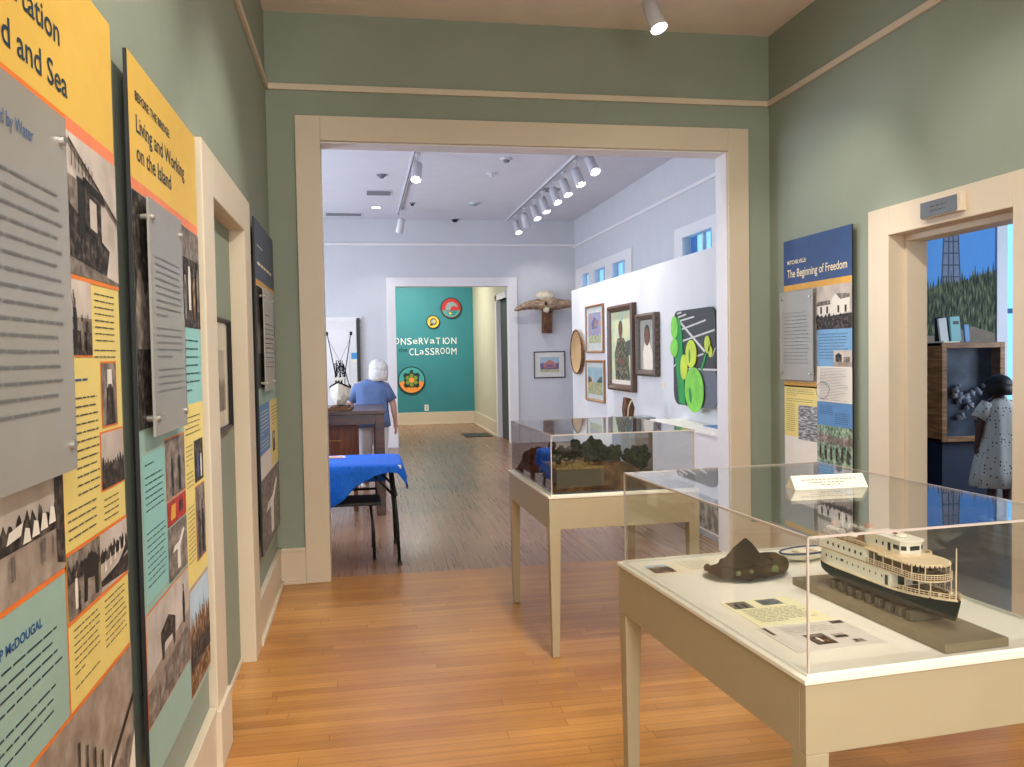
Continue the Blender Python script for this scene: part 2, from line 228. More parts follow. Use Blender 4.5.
# ------------------------------------------------------------------ mesh helpers
class MB:
    def __init__(s): s.v = []; s.f = []; s.mi = []; s.m = []
    def slot(s, name):
        if name not in s.m: s.m.append(name)
        return s.m.index(name)
    def add(s, vs, fs, mt):
        o = len(s.v); s.v += [tuple(v) for v in vs]; k = s.slot(mt)
        for f in fs: s.f.append([i+o for i in f]); s.mi.append(k)
        return s
    def box(s, x0, y0, z0, x1, y1, z1, mt):
        x0, x1 = min(x0, x1), max(x0, x1); y0, y1 = min(y0, y1), max(y0, y1); z0, z1 = min(z0, z1), max(z0, z1)
        return s.add([(x0, y0, z0), (x1, y0, z0), (x1, y1, z0), (x0, y1, z0), (x0, y0, z1), (x1, y0, z1), (x1, y1, z1), (x0, y1, z1)],
              [(0, 3, 2, 1), (4, 5, 6, 7), (0, 1, 5, 4), (1, 2, 6, 5), (2, 3, 7, 6), (3, 0, 4, 7)], mt)
    def quad(s, u0_, z0, u1_, z1, d, mt):   # printed patch facing -y at depth d in front of the plane y=0
        return s.add([(u0_, -d, z0), (u1_, -d, z0), (u1_, -d, z1), (u0_, -d, z1)], [(0, 1, 2, 3)], mt)
    def poly(s, pts, d, mt):
        a = sum(pts[i][0]*pts[(i+1) % len(pts)][1]-pts[(i+1) % len(pts)][0]*pts[i][1] for i in range(len(pts)))
        if a < 0: pts = pts[::-1]
        return s.add([(x, -d, z) for x, z in pts], [tuple(range(len(pts)))], mt)
    def prism(s, pts, a, b, mt, axis='y'):
        """polygon extruded from a to b along an axis"""
        n = len(pts)
        ar = sum(pts[i][0]*pts[(i+1) % n][1]-pts[(i+1) % n][0]*pts[i][1] for i in range(n))
        if ar < 0: pts = pts[::-1]
        if axis == 'y': A = [(x, a, z) for x, z in pts]; B = [(x, b, z) for x, z in pts]
        elif axis == 'x': A = [(a, y, z) for y, z in pts]; B = [(b, y, z) for y, z in pts]
        else: A = [(x, y, a) for x, y in pts]; B = [(x, y, b) for x, y in pts]
        fs = [tuple(range(n)), tuple(range(2*n-1, n-1, -1))]+[(i, i+n, (i+1) % n+n, (i+1) % n) for i in range(n)]
        return s.add(A+B, fs, mt)
    def loft(s, rings, mt, cap=True, closed=True):
        n = len(rings[0]); vs = [p for r in rings for p in r]; fs = []
        for i in range(len(rings)-1):
            for j in range(n if closed else n-1):
                k = (j+1) % n; fs.append((i*n+j, i*n+k, (i+1)*n+k, (i+1)*n+j))
        if cap: fs.append(tuple(range(n-1, -1, -1))); fs.append(tuple(range((len(rings)-1)*n, len(rings)*n)))
        return s.add(vs, fs, mt)
    def tube(s, pts, r, mt, n=8, cap=True):
        pts = [Vector(p) for p in pts]; rings = []
        rs = r if isinstance(r, (list, tuple)) else [r]*len(pts)
        up = Vector((0, 0, 1))
        for i, p in enumerate(pts):
            t = (pts[min(i+1, len(pts)-1)]-pts[max(i-1, 0)]).normalized()
            a = t.cross(up if abs(t.z) < .95 else Vector((0, 1, 0))).normalized(); b = t.cross(a).normalized()
            rings.append([p+rs[i]*(math.cos(2*PI*k/n)*a+math.sin(2*PI*k/n)*b) for k in range(n)])
        return s.loft(rings, mt, cap)
    def ell(s, c, r, mt, n=14, m=9, fn=None):
        rings = []
        for i in range(1, m):
            ph = PI*i/m
            rings.append([(c[0]+r[0]*math.sin(ph)*math.cos(2*PI*k/n), c[1]+r[1]*math.sin(ph)*math.sin(2*PI*k/n), c[2]+r[2]*math.cos(ph)) for k in range(n)])
        vs = [(c[0], c[1], c[2]+r[2])]+[p for q in rings for p in q]+[(c[0], c[1], c[2]-r[2])]
        if fn: vs = [fn(Vector(v)) for v in vs]
        fs = [(0, 1+k, 1+(k+1) % n) for k in range(n)]
        for i in range(m-2):
            for k in range(n): a = 1+i*n; fs.append((a+k, a+n+k, a+n+(k+1) % n, a+(k+1) % n))
        L = len(vs)-1; a = 1+(m-2)*n
        fs += [(L, a+(k+1) % n, a+k) for k in range(n)]
        return s.add(vs, fs, mt)
    def blob(s, c, r, mt, seed=0, amt=.28, n=12, m=8, freq=None):
        c = Vector(c); rv = (r, r, r) if not isinstance(r, (tuple, list)) else r; fq = freq or 2.2/max(rv)
        def fn(v): d = v-c; return c+d*(1+amt*noise.noise(v*fq+Vector((seed*7.1, seed*3.3, seed)))*1.6)
        return s.ell(c, rv, mt, n, m, fn)
    def disc(s, c, r, mt, d, n=28):
        return s.poly([(c[0]+r*math.cos(2*PI*k/n), c[1]+r*math.sin(2*PI*k/n)) for k in range(n)], d, mt)
    def xf(s, mtx, start=0):
        for i in range(start, len(s.v)): s.v[i] = tuple(mtx @ Vector(s.v[i]))
        return s
    def build(s, name, parent=None, smooth=False, bevel=0.0, label=None, loc=None, rotz=0):
        me = bpy.data.meshes.new(name); me.from_pydata(s.v, [], s.f)
        for x in s.m: me.materials.append(MATS[x])
        me.polygons.foreach_set('material_index', s.mi)
        if smooth: me.polygons.foreach_set('use_smooth', [True]*len(me.polygons))
        me.update()
        bm = bmesh.new(); bm.from_mesh(me); 
        bm.to_mesh(me); bm.free()
        o = bpy.data.objects.new(name, me); COL.objects.link(o)
        if parent: o.parent = parent
        if loc: o.location = loc
        if rotz: o.rotation_euler = (0, 0, rotz)
        if bevel:
            b = o.modifiers.new('soft edges', 'BEVEL'); b.width = bevel; b.segments = 2; b.limit_method = 'ANGLE'; b.angle_limit = math.radians(40)
        if label: o['label'] = label
        return o
def tag(o, label, cat, group=None, kind=None):
    o['label'] = label; o['category'] = cat
    if group: o['group'] = group
    if kind: o['kind'] = kind
    return o
def thing(name, label, cat, loc=(0, 0, 0), rotz=0, group=None):
    o = bpy.data.objects.new(name, None); COL.objects.link(o); o.location = loc; o.rotation_euler = (0, 0, rotz); o.empty_display_size = .05
    return tag(o, label, cat, group)
def struct(name, mb, **k):
    o = mb.build(name, **k); o['kind'] = 'structure'; return o
def copy_tree(o, parent=None):
    c = o.copy(); COL.objects.link(c); c.parent = parent
    for ch in list(o.children): copy_tree(ch, c)
    return c
def text_mesh(name, s, size, mt, parent, u, z, d, width=None, align='LEFT', thick=0.0, shear=0.0, bold=0.0):
    cu = bpy.data.curves.new('t', 'FONT'); cu.body = s; cu.size = size; cu.align_x = align; cu.shear = shear; cu.offset = bold; cu.resolution_u = 3; cu.extrude = thick
    t = bpy.data.objects.new('t', cu); COL.objects.link(t); dg = bpy.context.evaluated_depsgraph_get()
    me = bpy.data.meshes.new_from_object(t.evaluated_get(dg)); bpy.data.objects.remove(t)
    xs = [v.co.x for v in me.vertices]; w = max(xs)-min(xs) if xs else 1; k = width/w if width else 1
    for v in me.vertices: x, y, q = v.co; v.co = (u+x*k, -d-q, z+y)
    me.name = name; me.materials.clear(); me.materials.append(MATS[mt])
    o = bpy.data.objects.new(name, me); COL.objects.link(o); o.parent = parent
    return o
def lines(mb, ua, ub, zt, zb, lh, mt, seed=0, d=.002, hfrac=.18, para=0.06):
    rnd = random.Random(seed); z = zt-lh*.6
    while z > zb+lh*.2:
        end = ub-(ub-ua)*(rnd.random()*.12)
        if rnd.random() < para: end = ua+(ub-ua)*rnd.uniform(.25, .6)
        u = ua
        while u < end-.004:
            w = rnd.uniform(.9, 3.2)*lh; e = min(u+w, end); mb.quad(u, z-lh*hfrac/2, e, z+lh*hfrac/2, d, mt); u = e+lh*.35
        z -= lh*(1.9 if (end < ua+(ub-ua)*.62) else 1.0)
    return mb

# ------------------------------------------------------------------ room shell
LX, RX, BY, BY2, CZ = -0.567, 2.95, 5.78, 5.93, 3.75
# floors
struct('floor', MB().box(-.9, -2.6, -.1, 3.05, 5.86, 0, 'oak_boards_across'))
struct('floor', MB().box(-2.5, 5.86, -.1, 3.75, 14.1, 0, 'oak_boards_along').box(-.2, 14.1, -.1, 4.2, 18.5, 0, 'oak_boards_along'))
struct('floor', MB().box(3.05, 1.9, -.1, 8.1, 5.86, 0, 'dark_boards').box(3.75, 5.86, -.1, 8.1, 7.9, 0, 'dark_boards'))
# ceilings
struct('ceiling', MB().box(-.9, -2.6, CZ, 3.1, 5.85, CZ+.1, 'warm_ceiling'))
struct('ceiling', MB().box(-2.6, 5.85, CZ-.03, 3.75, 14.2, CZ+.1, 'gallery_ceiling'))
struct('ceiling', MB().box(-.2, 14.2, 3.5, 4.3, 18.6, 3.6, 'white_paint'))
struct('ceiling', MB().box(3.13, 1.9, 3.2, 8.2, 5.93, 3.3, 'white_paint').box(3.76, 5.93, 3.2, 8.2, 7.95, 3.3, 'white_paint'))
# left wall with a shallow closed doorway (door_1): opening Y 3.43..4.30, top 2.12
w = MB(); w.box(LX-.12, -2.6, 0, LX, 3.34, CZ, 'sage_paint'); w.box(LX-.12, 4.36, 0, LX, BY2, CZ, 'sage_paint'); w.box(LX-.12, 3.34, 2.16, LX, 4.36, CZ, 'sage_paint')
struct('wall_left', w)
struct('door_1', MB().box(LX-.12, 3.34, 0, LX-.045, 4.36, 2.16, 'sage_paint'))
# casing of the closed doorway on the left wall
w = MB(); w.box(LX-.05, 3.19, .22, LX+.03, 3.42, 2.29, 'cream_trim'); w.box(LX-.05, 4.31, .0, LX+.03, 4.53, 2.29, 'cream_trim'); w.box(LX-.05, 3.42, 2.12, LX+.03, 4.31, 2.29, 'cream_trim')
w.box(LX-.05, 3.18, 0, LX+.042, 3.43, .225, 'cream_trim'); w.box(LX-.046, 3.42, 0, LX-.036, 4.31, .03, 'cream_trim')
struct('trim_1', w, bevel=.004)
# right wall with doorway to the side room: opening Y 3.415..4.337
w = MB(); w.box(RX, -2.6, 0, RX+.18, 3.36, CZ, 'sage_paint'); w.box(RX, 4.39, 0, RX+.18, BY2, CZ, 'sage_paint'); w.box(RX, 3.36, 2.17, RX+.18, 4.39, CZ, 'sage_paint')
struct('wall_right', w)
w = MB(); w.box(RX-.025, 4.337, 0, RX+.20, 4.53, 2.285, 'cream_trim'); w.box(RX-.025, 3.23, 0, RX+.20, 3.415, 2.285, 'cream_trim'); w.box(RX-.025, 3.415, 2.125, RX+.20, 4.337, 2.285, 'cream_trim')
w.box(RX+.07, 4.31, 0, RX+.20, 4.337, 2.1, 'cream_trim'); w.box(RX+.07, 3.415, 2.09, RX+.2, 4.337, 2.125, 'cream_trim')
struct('trim_2', w, bevel=.004)
# wall between green room and gallery, wide opening X -.225..2.622 below 2.92
w = MB(); w.box(LX-.12, BY, 0, -.30, BY2, CZ, 'sage_paint'); w.box(2.70, BY, 0, RX+.18, BY2, CZ, 'sage_paint'); w.box(-.30, BY, 3.0, 2.70, BY2, CZ, 'sage_paint')
struct('wall_back', w)
w = MB(); w.box(-2.55, BY2, 0, -.30, BY2+.01, CZ, 'white_paint'); w.box(2.7, BY2, 0, 3.75, BY2+.01, CZ, 'white_paint'); w.box(-.3, BY2, 3.0, 2.7, BY2+.01, CZ, 'white_paint')
struct('wall_near', w)
w = MB(); w.box(-.385, BY-.03, 0, -.225, BY2+.035, 3.08, 'cream_trim'); w.box(2.622, BY-.03, 0, 2.776, BY2+.0, 3.08, 'cream_trim'); w.box(-.225, BY-.03, 2.92, 2.622, BY2+.0, 3.08, 'cream_trim')
w.box(2.622, BY2-.0, 0, 2.776, BY2+.03, 3.08, 'white_trim'); w.box(-.225, BY2, 2.92, 2.622, BY2+.03, 3.08, 'white_trim')
w.box(2.612, BY+.0, 0, 2.622, BY2+.03, 2.92, 'white_trim'); w.box(-.225, BY, 2.91, 2.622, BY2+.03, 2.92, 'white_trim')
struct('trim_3', w, bevel=.003)
struct('wall_near', MB().box(-.9, -2.75, 0, 3.2, -2.6, CZ, 'sage_paint'))
struct('window_8', MB().box(-.5, -2.6, .85, -.4, -2.55, 2.95, 'cream_trim').box(1.8, -2.6, .85, 1.9, -2.55, 2.95, 'cream_trim').box(-.4, -2.6, .85, 1.8, -2.55, .95, 'cream_trim').box(-.4, -2.6, 2.85, 1.8, -2.55, 2.95, 'cream_trim').box(.66, -2.6, .95, .74, -2.55, 2.85, 'cream_trim'))  # unseen window frame, added around the rear fill light
# picture rail, green room
w = MB(); w.box(LX, -2.6, 3.245, LX+.022, BY, 3.285, 'cream_trim'); w.box(LX, BY-.022, 3.245, RX, BY, 3.285, 'cream_trim'); w.box(RX-.022, -2.6, 3.245, RX, BY, 3.285, 'cream_trim')
struct('trim_4', w, bevel=.003)
def base(name, segs, mt):
    w = MB()
    for (x0, y0, x1, y1, nx, ny) in segs:
        t = .022; q = .04
        w.box(x0, y0, 0, x1+nx*t, y1+ny*t, .225, mt); w.box(x0, y0, .215, x1+nx*(t+.006), y1+ny*(t+.006), .24, mt); w.box(x0, y0, 0, x1+nx*q, y1+ny*q, .022, mt)
    return struct(name, w, bevel=.003)
base('baseboard_left', [(LX, -2.6, LX, 3.18, 1, 0), (LX, 4.53, LX, BY, 1, 0)], 'cream_trim')
base('baseboard_back', [(LX, BY, -.385, BY, 0, -1), (2.776, BY, RX, BY, 0, -1)], 'cream_trim')
base('baseboard_right', [(RX, -2.6, RX, 3.23, -1, 0), (RX, 4.53, RX, BY, -1, 0)], 'cream_trim')

# gallery beyond: left wall X=-2.4 with windows, right wall X=3.57 with high windows, far wall Y=14
GX, GL, GY = 3.6, -2.4, 14.0
w = MB(); ys = [BY2, 7.0, 8.2, 9.4, 10.6, 11.8, 13.0, GY]
for i in range(0, 7): 
    if i % 2 == 0: w.box(GL-.15, ys[i], 0, GL, ys[i+1], CZ, 'white_paint')
    else: w.box(GL-.15, ys[i], 0, GL, ys[i+1], .9, 'white_paint'); w.box(GL-.15, ys[i], 2.9, GL, ys[i+1], CZ, 'white_paint')
struct('wall_left', w)
for k, i in enumerate((1, 3, 5)):
    w = MB(); a, b = ys[i], ys[i+1]
    w.box(GL-.14, a, .9, GL-.02, a+.06, 2.9, 'white_trim').box(GL-.14, b-.06, .9, GL-.02, b, 2.9, 'white_trim').box(GL-.14, a, .9, GL-.02, b, .96, 'white_trim').box(GL-.14, a, 2.84, GL-.02, b, 2.9, 'white_trim').box(GL-.1, a, 1.88, GL-.05, b, 1.93, 'white_trim')
    struct('window_%d' % (k+1), w)
# right gallery wall with two rows of transom windows
WIN = [(13.45, 13.0), (12.72, 12.1), (11.75, 11.15), (9.05, 8.25)]   # pane spans along Y
w = MB(); z0, z1 = 2.30, 2.76
w.box(GX, BY2, 0, GX+.07, GY, z0, 'white_paint'); w.box(GX, BY2, z1, GX+.07, GY, CZ, 'white_paint')
yy = [GY]+[v for p in WIN for v in p]+[BY2]
for i in range(0, len(yy), 2): w.box(GX, yy[i+1], z0, GX+.07, yy[i], z1, 'white_paint')
struct('wall_right', w)
for k, (ya, yb) in enumerate(((13.8, 10.88), (9.3, 7.2))):
    w = MB(); t = GX-.03
    w.box(t, yb, 2.76, GX, ya, 2.88, 'white_trim'); w.box(t, yb, 2.2, GX, yb+.1, 2.76, 'white_trim'); w.box(t, ya-.14, 2.2, GX, ya, 2.76, 'white_trim')
    inner = [p for p in WIN if yb < p[1] < ya]
    e = [ya-.14]+[v for p in inner for v in p]+[yb+.1]
    for i in range(0, len(e), 2): w.box(t, e[i+1], 2.2, GX, e[i], 2.76, 'white_trim')
    for p in inner:
        w.box(GX+.05, p[1], z0, GX+.055, p[0], z1, 'window_glass'); w.box(GX+.04, (p[0]+p[1])/2-.015, z0, GX+.08, (p[0]+p[1])/2+.015, z1, 'porch_white')
    struct('window_%d' % (k+4), w)
struct('trim_5', MB().box(GX-.022, BY2, 3.26, GX, GY, 3.30, 'white_trim').box(GL, GY-.022, 3.29, GX, GY, 3.33, 'white_trim').box(GL, BY2, 3.27, GL+.02, GY, 3.31, 'white_trim'), bevel=.003)
# far wall with doorway to the teal room: opening X .587..2.454 below 2.625
w = MB(); w.box(GL-.15, GY, 0, .50, GY+.15, CZ, 'white_paint'); w.box(2.54, GY, 0, GX+.15, GY+.15, CZ, 'white_paint'); w.box(.50, GY, 2.7, 2.54, GY+.15, CZ, 'white_paint')
struct('wall_far', w)
w = MB(); w.box(.447, GY-.03, 0, .587, GY+.16, 2.775, 'white_trim'); w.box(2.454, GY-.03, 0, 2.6, GY+.16, 2.775, 'white_trim'); w.box(.587, GY-.03, 2.625, 2.454, GY+.16, 2.775, 'white_trim')
struct('trim_6', w, bevel=.003)
# white door in the far wall, standing ajar; a dark strip paints the shaded gap
w = MB(); w.box(-1.0, GY-.03, 2.08, .04, GY, 2.14, 'white_trim'); w.box(-.95, GY-.05, 0, -.05, GY-.012, 2.08, 'plastic_white'); w.box(-.045, GY-.06, 0, .005, GY, 2.12, 'door_dark')
for (a, b) in ((.15, .95), (1.1, 1.95)): w.box(-.83, GY-.056, a, -.17, GY-.05, b, 'white_trim')
dr = struct('door_2', w, bevel=.004)
MB().box(-.14, GY-.064, 1.46, -.02+-.03, GY-.05, 1.56, 'sign_blue').box(-.14, GY-.064, 1.40, -.05, GY-.05, 1.46, 'paper').build('notice', dr)
base('baseboard_far', [(GL, GY, -1.0, GY, 0, -1), (.04, GY, .447, GY, 0, -1), (2.6, GY, GX, GY, 0, -1)], 'white_trim')
# teal room
TY = 18.4; TX = 2.44
struct('wall_back', MB().box(-.3, TY, 0, 4.2, TY+.1, 3.6, 'teal_paint'))
w = MB(); w.box(TX, 15.2, 0, TX+.12, TY, 3.6, 'pale_olive_paint'); w.box(TX, GY+.15, 2.45, TX+.12, 15.2, 3.6, 'pale_olive_paint')
struct('wall_right', w)
struct('wall_left', MB().box(-.3, GY+.15, 0, -.2, TY, 3.6, 'pale_olive_paint'))
struct('trim_7', MB().box(TX-.02, 15.08, 0, TX+.13, 15.22, 2.55, 'white_trim').box(TX-.02, 14.2, 2.45, TX+.13, 15.22, 2.55, 'white_trim'))
struct('door_3', MB().box(TX+.06, 14.16, 0, TX+.10, 15.1, 2.45, 'door_dark'))
struct('baseboard_back', MB().box(-.2, TY-.025, 0, TX, TY, .27, 'cream_trim').box(-.2, TY-.045, 0, TX, TY, .03, 'cream_trim').box(TX-.025, 15.22, 0, TX, TY, .27, 'cream_trim').box(TX-.045, 15.22, 0, TX, TY, .03, 'cream_trim'), bevel=.004)
# free-standing white partition carrying the pictures
PX = 3.0
struct('wall_right', MB().box(PX, 6.0, 0, PX+.16, 11.86, 2.385, 'partition_white'))
# side room: mural wall at Y=7.8, window to its right
SY = 7.8
struct('wall_back', MB().box(3.75, SY, 0, 6.60, SY+.03, 3.2, 'white_paint').box(6.60, SY, 0, 8.1, SY+.15, .8, 'white_paint').box(6.62, SY, 2.9, 8.1, SY+.15, 3.2, 'white_paint'))
w = MB(); w.box(6.48, SY-.03, 0, 6.60, SY, 3.1, 'white_trim'); w.box(6.62, SY+.02, .8, 8.1, SY+.08, .86, 'white_trim'); w.box(6.62, SY+.02, 1.83, 8.1, SY+.08, 1.88, 'porch_blue').box(6.62, SY+.05, .86, 8.1, SY+.055, 2.9, 'window_glass')
struct('window_6', w)
struct('wall_right', MB().box(8.1, 1.9, 0, 8.2, 4.4, 3.2, 'white_paint').box(8.1, 6.0, 0, 8.2, 7.9, 3.2, 'white_paint').box(8.1, 4.4, 0, 8.2, 6.0, .8, 'white_paint').box(8.1, 4.4, 2.8, 8.2, 6.0, 3.2, 'white_paint'))
struct('wall_left', MB().box(3.76, BY2+.02, 0, 3.86, SY, 3.2, 'white_paint').box(RX+.18, 5.75, 0, 3.86, BY2+.02, 3.2, 'white_paint'))
struct('wall_near', MB().box(RX+.18, 1.8, 0, 8.2, 1.9, 3.2, 'white_paint'))
struct('window_7', MB().box(8.1, 4.4, .8, 8.16, 4.46, 2.8, 'white_trim').box(8.1, 5.94, .8, 8.16, 6.0, 2.8, 'white_trim').box(8.1, 4.4, 1.8, 8.16, 6.0, 1.85, 'white_trim'))
# ------------------------------------------------------------------ near-room and gallery fittings
# standing exhibit panels
def photo(mb, a, b, c, e, kind, d=.0016, border=None, seed=1):
    """printed photograph between (a,b) and (c,e); a few flat printed shapes over a mottled ground"""
    rnd = random.Random(seed*31+7)
    W_, H_ = c-a, e-b
    if border: mb.quad(a-.004, b-.004, c+.004, e+.004, d-.0006, border)
    P = lambda pts: [(a+x*W_, b+y*H_) for x, y in pts]
    i = [0]
    def pl(pts, m): i[0] += 1; mb.poly(P(pts), d+.0004*i[0], m)
    def base(m): mb.quad(a, b, c, e, d, m)
    def treeline(y, h, m, n=9):
        pts = [(0, y-.06)]
        for k in range(n*3+1): pts.append((k/(n*3), y+h*(.5+.5*rnd.random())*(1 if k % 3 else .55)))
        pts.append((1, y-.06)); pl(pts, m)
    def person(x, y, s, m='photo_black', dress=False):
        w_ = s*.16*H_/W_ if W_ else s
        pl([(x-w_*.6, y), (x+w_*.6, y), (x+w_*.8, y+s*.55), (x+w_*.5, y+s*.8), (x-w_*.5, y+s*.8), (x-w_*.8, y+s*.55)], m)
        pl([(x+w_*.34*math.cos(t), y+s*.9+s*.1*math.sin(t)) for t in [2*PI*q/8 for q in range(8)]], 'photo_mid' if m != 'photo_mid' else 'photo_dark')
    if kind == 'ship':
        base('photo_light'); pl([(0, 0), (1, 0), (1, .02), (0, .12)], 'photo_mid')
        pl([(0, .12), (.72, .05), (.8, .26), (.55, .34), (0, .52)], 'photo_dark'); pl([(0, .5), (.5, .32), (.5, .66), (0, .7)], 'photo_mid')
        pl([(.16, .3), (.3, .27), (.3, .7), (.16, .72)], 'photo_black'); pl([(.3, .36), (.62, .3), (.62, .62), (.3, .66)], 'photo_dark'); pl([(.38, .38), (.52, .36), (.52, .58), (.38, .6)], 'photo_light')
        pl([(.26, .68), (.7, .6), (.7, .66), (.26, .74)], 'photo_black'); pl([(0, .93), (1, .5), (1, .53), (0, .96)], 'photo_dark')
        for q in range(7): pl([(.04+q*.06, .76-q*.01), (.055+q*.06, .76-q*.01), (.055+q*.06, .9-q*.015), (.04+q*.06, .9-q*.015)], 'photo_dark')
    elif kind == 'wave': 
        base('photo_light'); pl([(0, 0), (1, 0), (1, .3), (0, .34)], 'photo_dark')
        pl([(0, .34), (1, .3), (1, .5), (0, .5)], 'photo_mid'); person(.22, .1, .66); person(.5, .05, .5, 'photo_mid'); person(.75, .02, .55, 'photo_dark')
        pl([(.14, .6), (.2, .6), (.12, .86), (.08, .85)], 'photo_dark')
    elif kind == 'portrait':
        base('photo_mid'); pl([(.2, 0), (.85, 0), (.75, .6), (.3, .6)], 'photo_dark'); pl([(.33, .62), (.68, .62), (.66, .9), (.36, .9)], 'photo_white'); pl([(.36, .5), (.64, .5), (.62, .66), (.38, .66)], 'photo_dark')
    elif kind == 'shore':
        base('photo_light'); pl([(0, 0), (1, 0), (1, .4), (0, .26)], 'photo_dark'); treeline(.3, .28, 'photo_dark'); 
    elif kind == 'cattle':
        base('photo_mid'); treeline(.62, .3, 'photo_dark'); pl([(.45, .1), (.55, .1), (.58, .45), (.8, .4), (.84, .08), (.92, .08), (.94, .7), (.7, .86), (.48, .75)], 'photo_black'); person(.22, .12, .6, 'photo_white'); person(.3, .05, .4, 'photo_dark')
    elif kind == 'boats':
        base('photo_light'); treeline(.55, .25, 'photo_dark'); pl([(0, .1), (1, 0), (1, .34), (0, .2)], 'photo_dark'); pl([(0, .2), (.6, .28), (1, .56), (1, .4), (.3, .12)], 'photo_black')
        for q in range(5): pl([(.1+q*.17, .3+q*.05), (.18+q*.17, .34+q*.05), (.15+q*.17, .56+q*.05)], 'photo_white')
    elif kind == 'tents':
        base('photo_light'); pl([(0, 0), (1, 0), (1, .5), (0, .45)], 'photo_ground'); treeline(.5, .26, 'photo_dark'); pl([(.86, .1), (1, .05), (1, 1), (.84, 1)], 'photo_dark')
        pl([(.1, .52), (.3, .55), (.34, .66), (.14, .62)], 'photo_white')
        for q in range(4): pl([(.32+q*.13, .46+q*.02), (.44+q*.13, .46+q*.02), (.42+q*.13, .58+q*.03), (.36+q*.13, .6+q*.03)], 'photo_white')
        for q in range(7): x = rnd.uniform(.1, .8); pl([(x, .2), (x+.02, .2), (x+.03, .42), (x, .42)], 'photo_mid')
    elif kind == 'rigging':
        base('photo_ground'); pl([(0, 0), (1, 0), (1, .56), (.8, .46), (.5, .36), (0, .3)], 'photo_mid'); pl([(.5, .2), (.62, .2), (.66, .62)], 'photo_white'); pl([(.66, .2), (.78, .2), (.80, .60)], 'photo_white'); pl([(.88, .2), (1, .2), (1, .52)], 'photo_white'); pl([(.6, .3), (1, .70), (1, .74), (.6, .34)], 'photo_black')
        for q in range(4): x = .56+q*.05; pl([(x, .25), (x+.012, .25), (x+.02, .86-q*.06), (x+.008, .86-q*.06)], 'photo_dark')
    elif kind == 'ox':
        base('photo_light'); pl([(0, 0), (1, 0), (1, .55), (.6, .5), (0, .42)], 'photo_ground'); pl([(0, 0), (1, 0), (1, .42), (0, .3)], 'photo_mid')
        pl([(.3, .42), (.34, .42), (.36, .56), (.54, .55), (.56, .42), (.6, .42), (.62, .68), (.46, .78), (.28, .7)], 'photo_dark'); person(.84, .48, .42, 'photo_black')
    elif kind == 'brown_trees':
        base('art_skyblue'); pl([(0, 0), (1, 0), (1, .5), (0, .4)], 'photo_brown'); treeline(.42, .42, 'photo_brown'); treeline(.28, .3, 'photo_dark')
    elif kind == 'foliage': base('photo_dark'); treeline(.4, .3, 'photo_mid', 6)
    elif kind == 'crowd':
        base('photo_dark'); pl([(0, .7), (1, .7), (1, 1), (0, 1)], 'photo_mid')
        for q in range(4): person(.18+q*.22, .08+.1*(q % 2), .55, ['photo_mid', 'photo_white', 'photo_brown', 'photo_mid'][q])
    elif kind == 'blue_people': base('photo_dark'); person(.35, .1, .75, 'photo_blue'); person(.7, .08, .7, 'photo_white')
    elif kind == 'red': base('print_red'); pl([(.15, .2), (.4, .2), (.42, .8), (.2, .8)], 'print_gold'); pl([(.6, .3), (.8, .3), (.8, .8), (.62, .75)], 'photo_dark')
    elif kind == 'pair': base('photo_mid'); person(.3, .02, .8, 'photo_dark'); person(.68, .05, .75, 'photo_black')
    elif kind == 'house':
        base('photo_light'); pl([(0, 0), (1, 0), (1, .34), (0, .26)], 'photo_dark'); pl([(.02, .28), (.42, .3), (.42, .56), (.02, .54)], 'photo_white'); pl([(0, .54), (.42, .56), (.4, .66), (.04, .64)], 'photo_mid')
        pl([(.42, .3), (.95, .36), (.95, .7), (.7, .66), (.55, .8), (.42, .62)], 'photo_white'); pl([(.55, .8), (.95, .76), (.95, .68), (.7, .66)], 'photo_mid')
        for x in (.12, .3, .62, .82): pl([(x, .36), (x+.05, .36), (x+.05, .52), (x, .52)], 'photo_dark')
        treeline(.2, .16, 'photo_dark')
    elif kind == 'cabin': base('photo_light'); pl([(0, 0), (1, 0), (1, .3), (0, .3)], 'photo_ground'); pl([(.1, .3), (.45, .3), (.45, .7), (.28, .85), (.1, .7)], 'photo_dark'); pl([(.55, .3), (.9, .3), (.9, .6), (.55, .6)], 'photo_mid')
    elif kind == 'document':
        base('print_white')
        for q in range(22): z = .94-q*.042; pl([(.1, z), (.5+.45*rnd.random(), z), (.5+.4, z+.012), (.1, z+.012)][:4], 'print_grey')
        ring = [(.22+.2*math.cos(t), .32+.24*math.sin(t)) for t in [2*PI*q/18 for q in range(18)]]
        for q in range(18):
            p, r_ = ring[q], ring[(q+1) % 18]; pl([p, r_, (r_[0]*.94+.22*.06, r_[1]*.94+.32*.06), (p[0]*.94+.22*.06, p[1]*.94+.32*.06)], 'photo_dark')
    elif kind == 'water': base('photo_water')
    elif kind == 'green_group':
        base('photo_green'); treeline(.6, .25, 'photo_mid')
        for q in range(6): person(.1+q*.16, .1, .45, 'photo_dark')
    elif kind == 'statue': base('photo_mid'); pl([(.45, .1), (.6, .1), (.6, .5), (.85, .75), (.8, .82), (.55, .62), (.3, .6), (.2, .5), (.44, .5)], 'photo_white')
    else: base('photo_mid')
    return mb

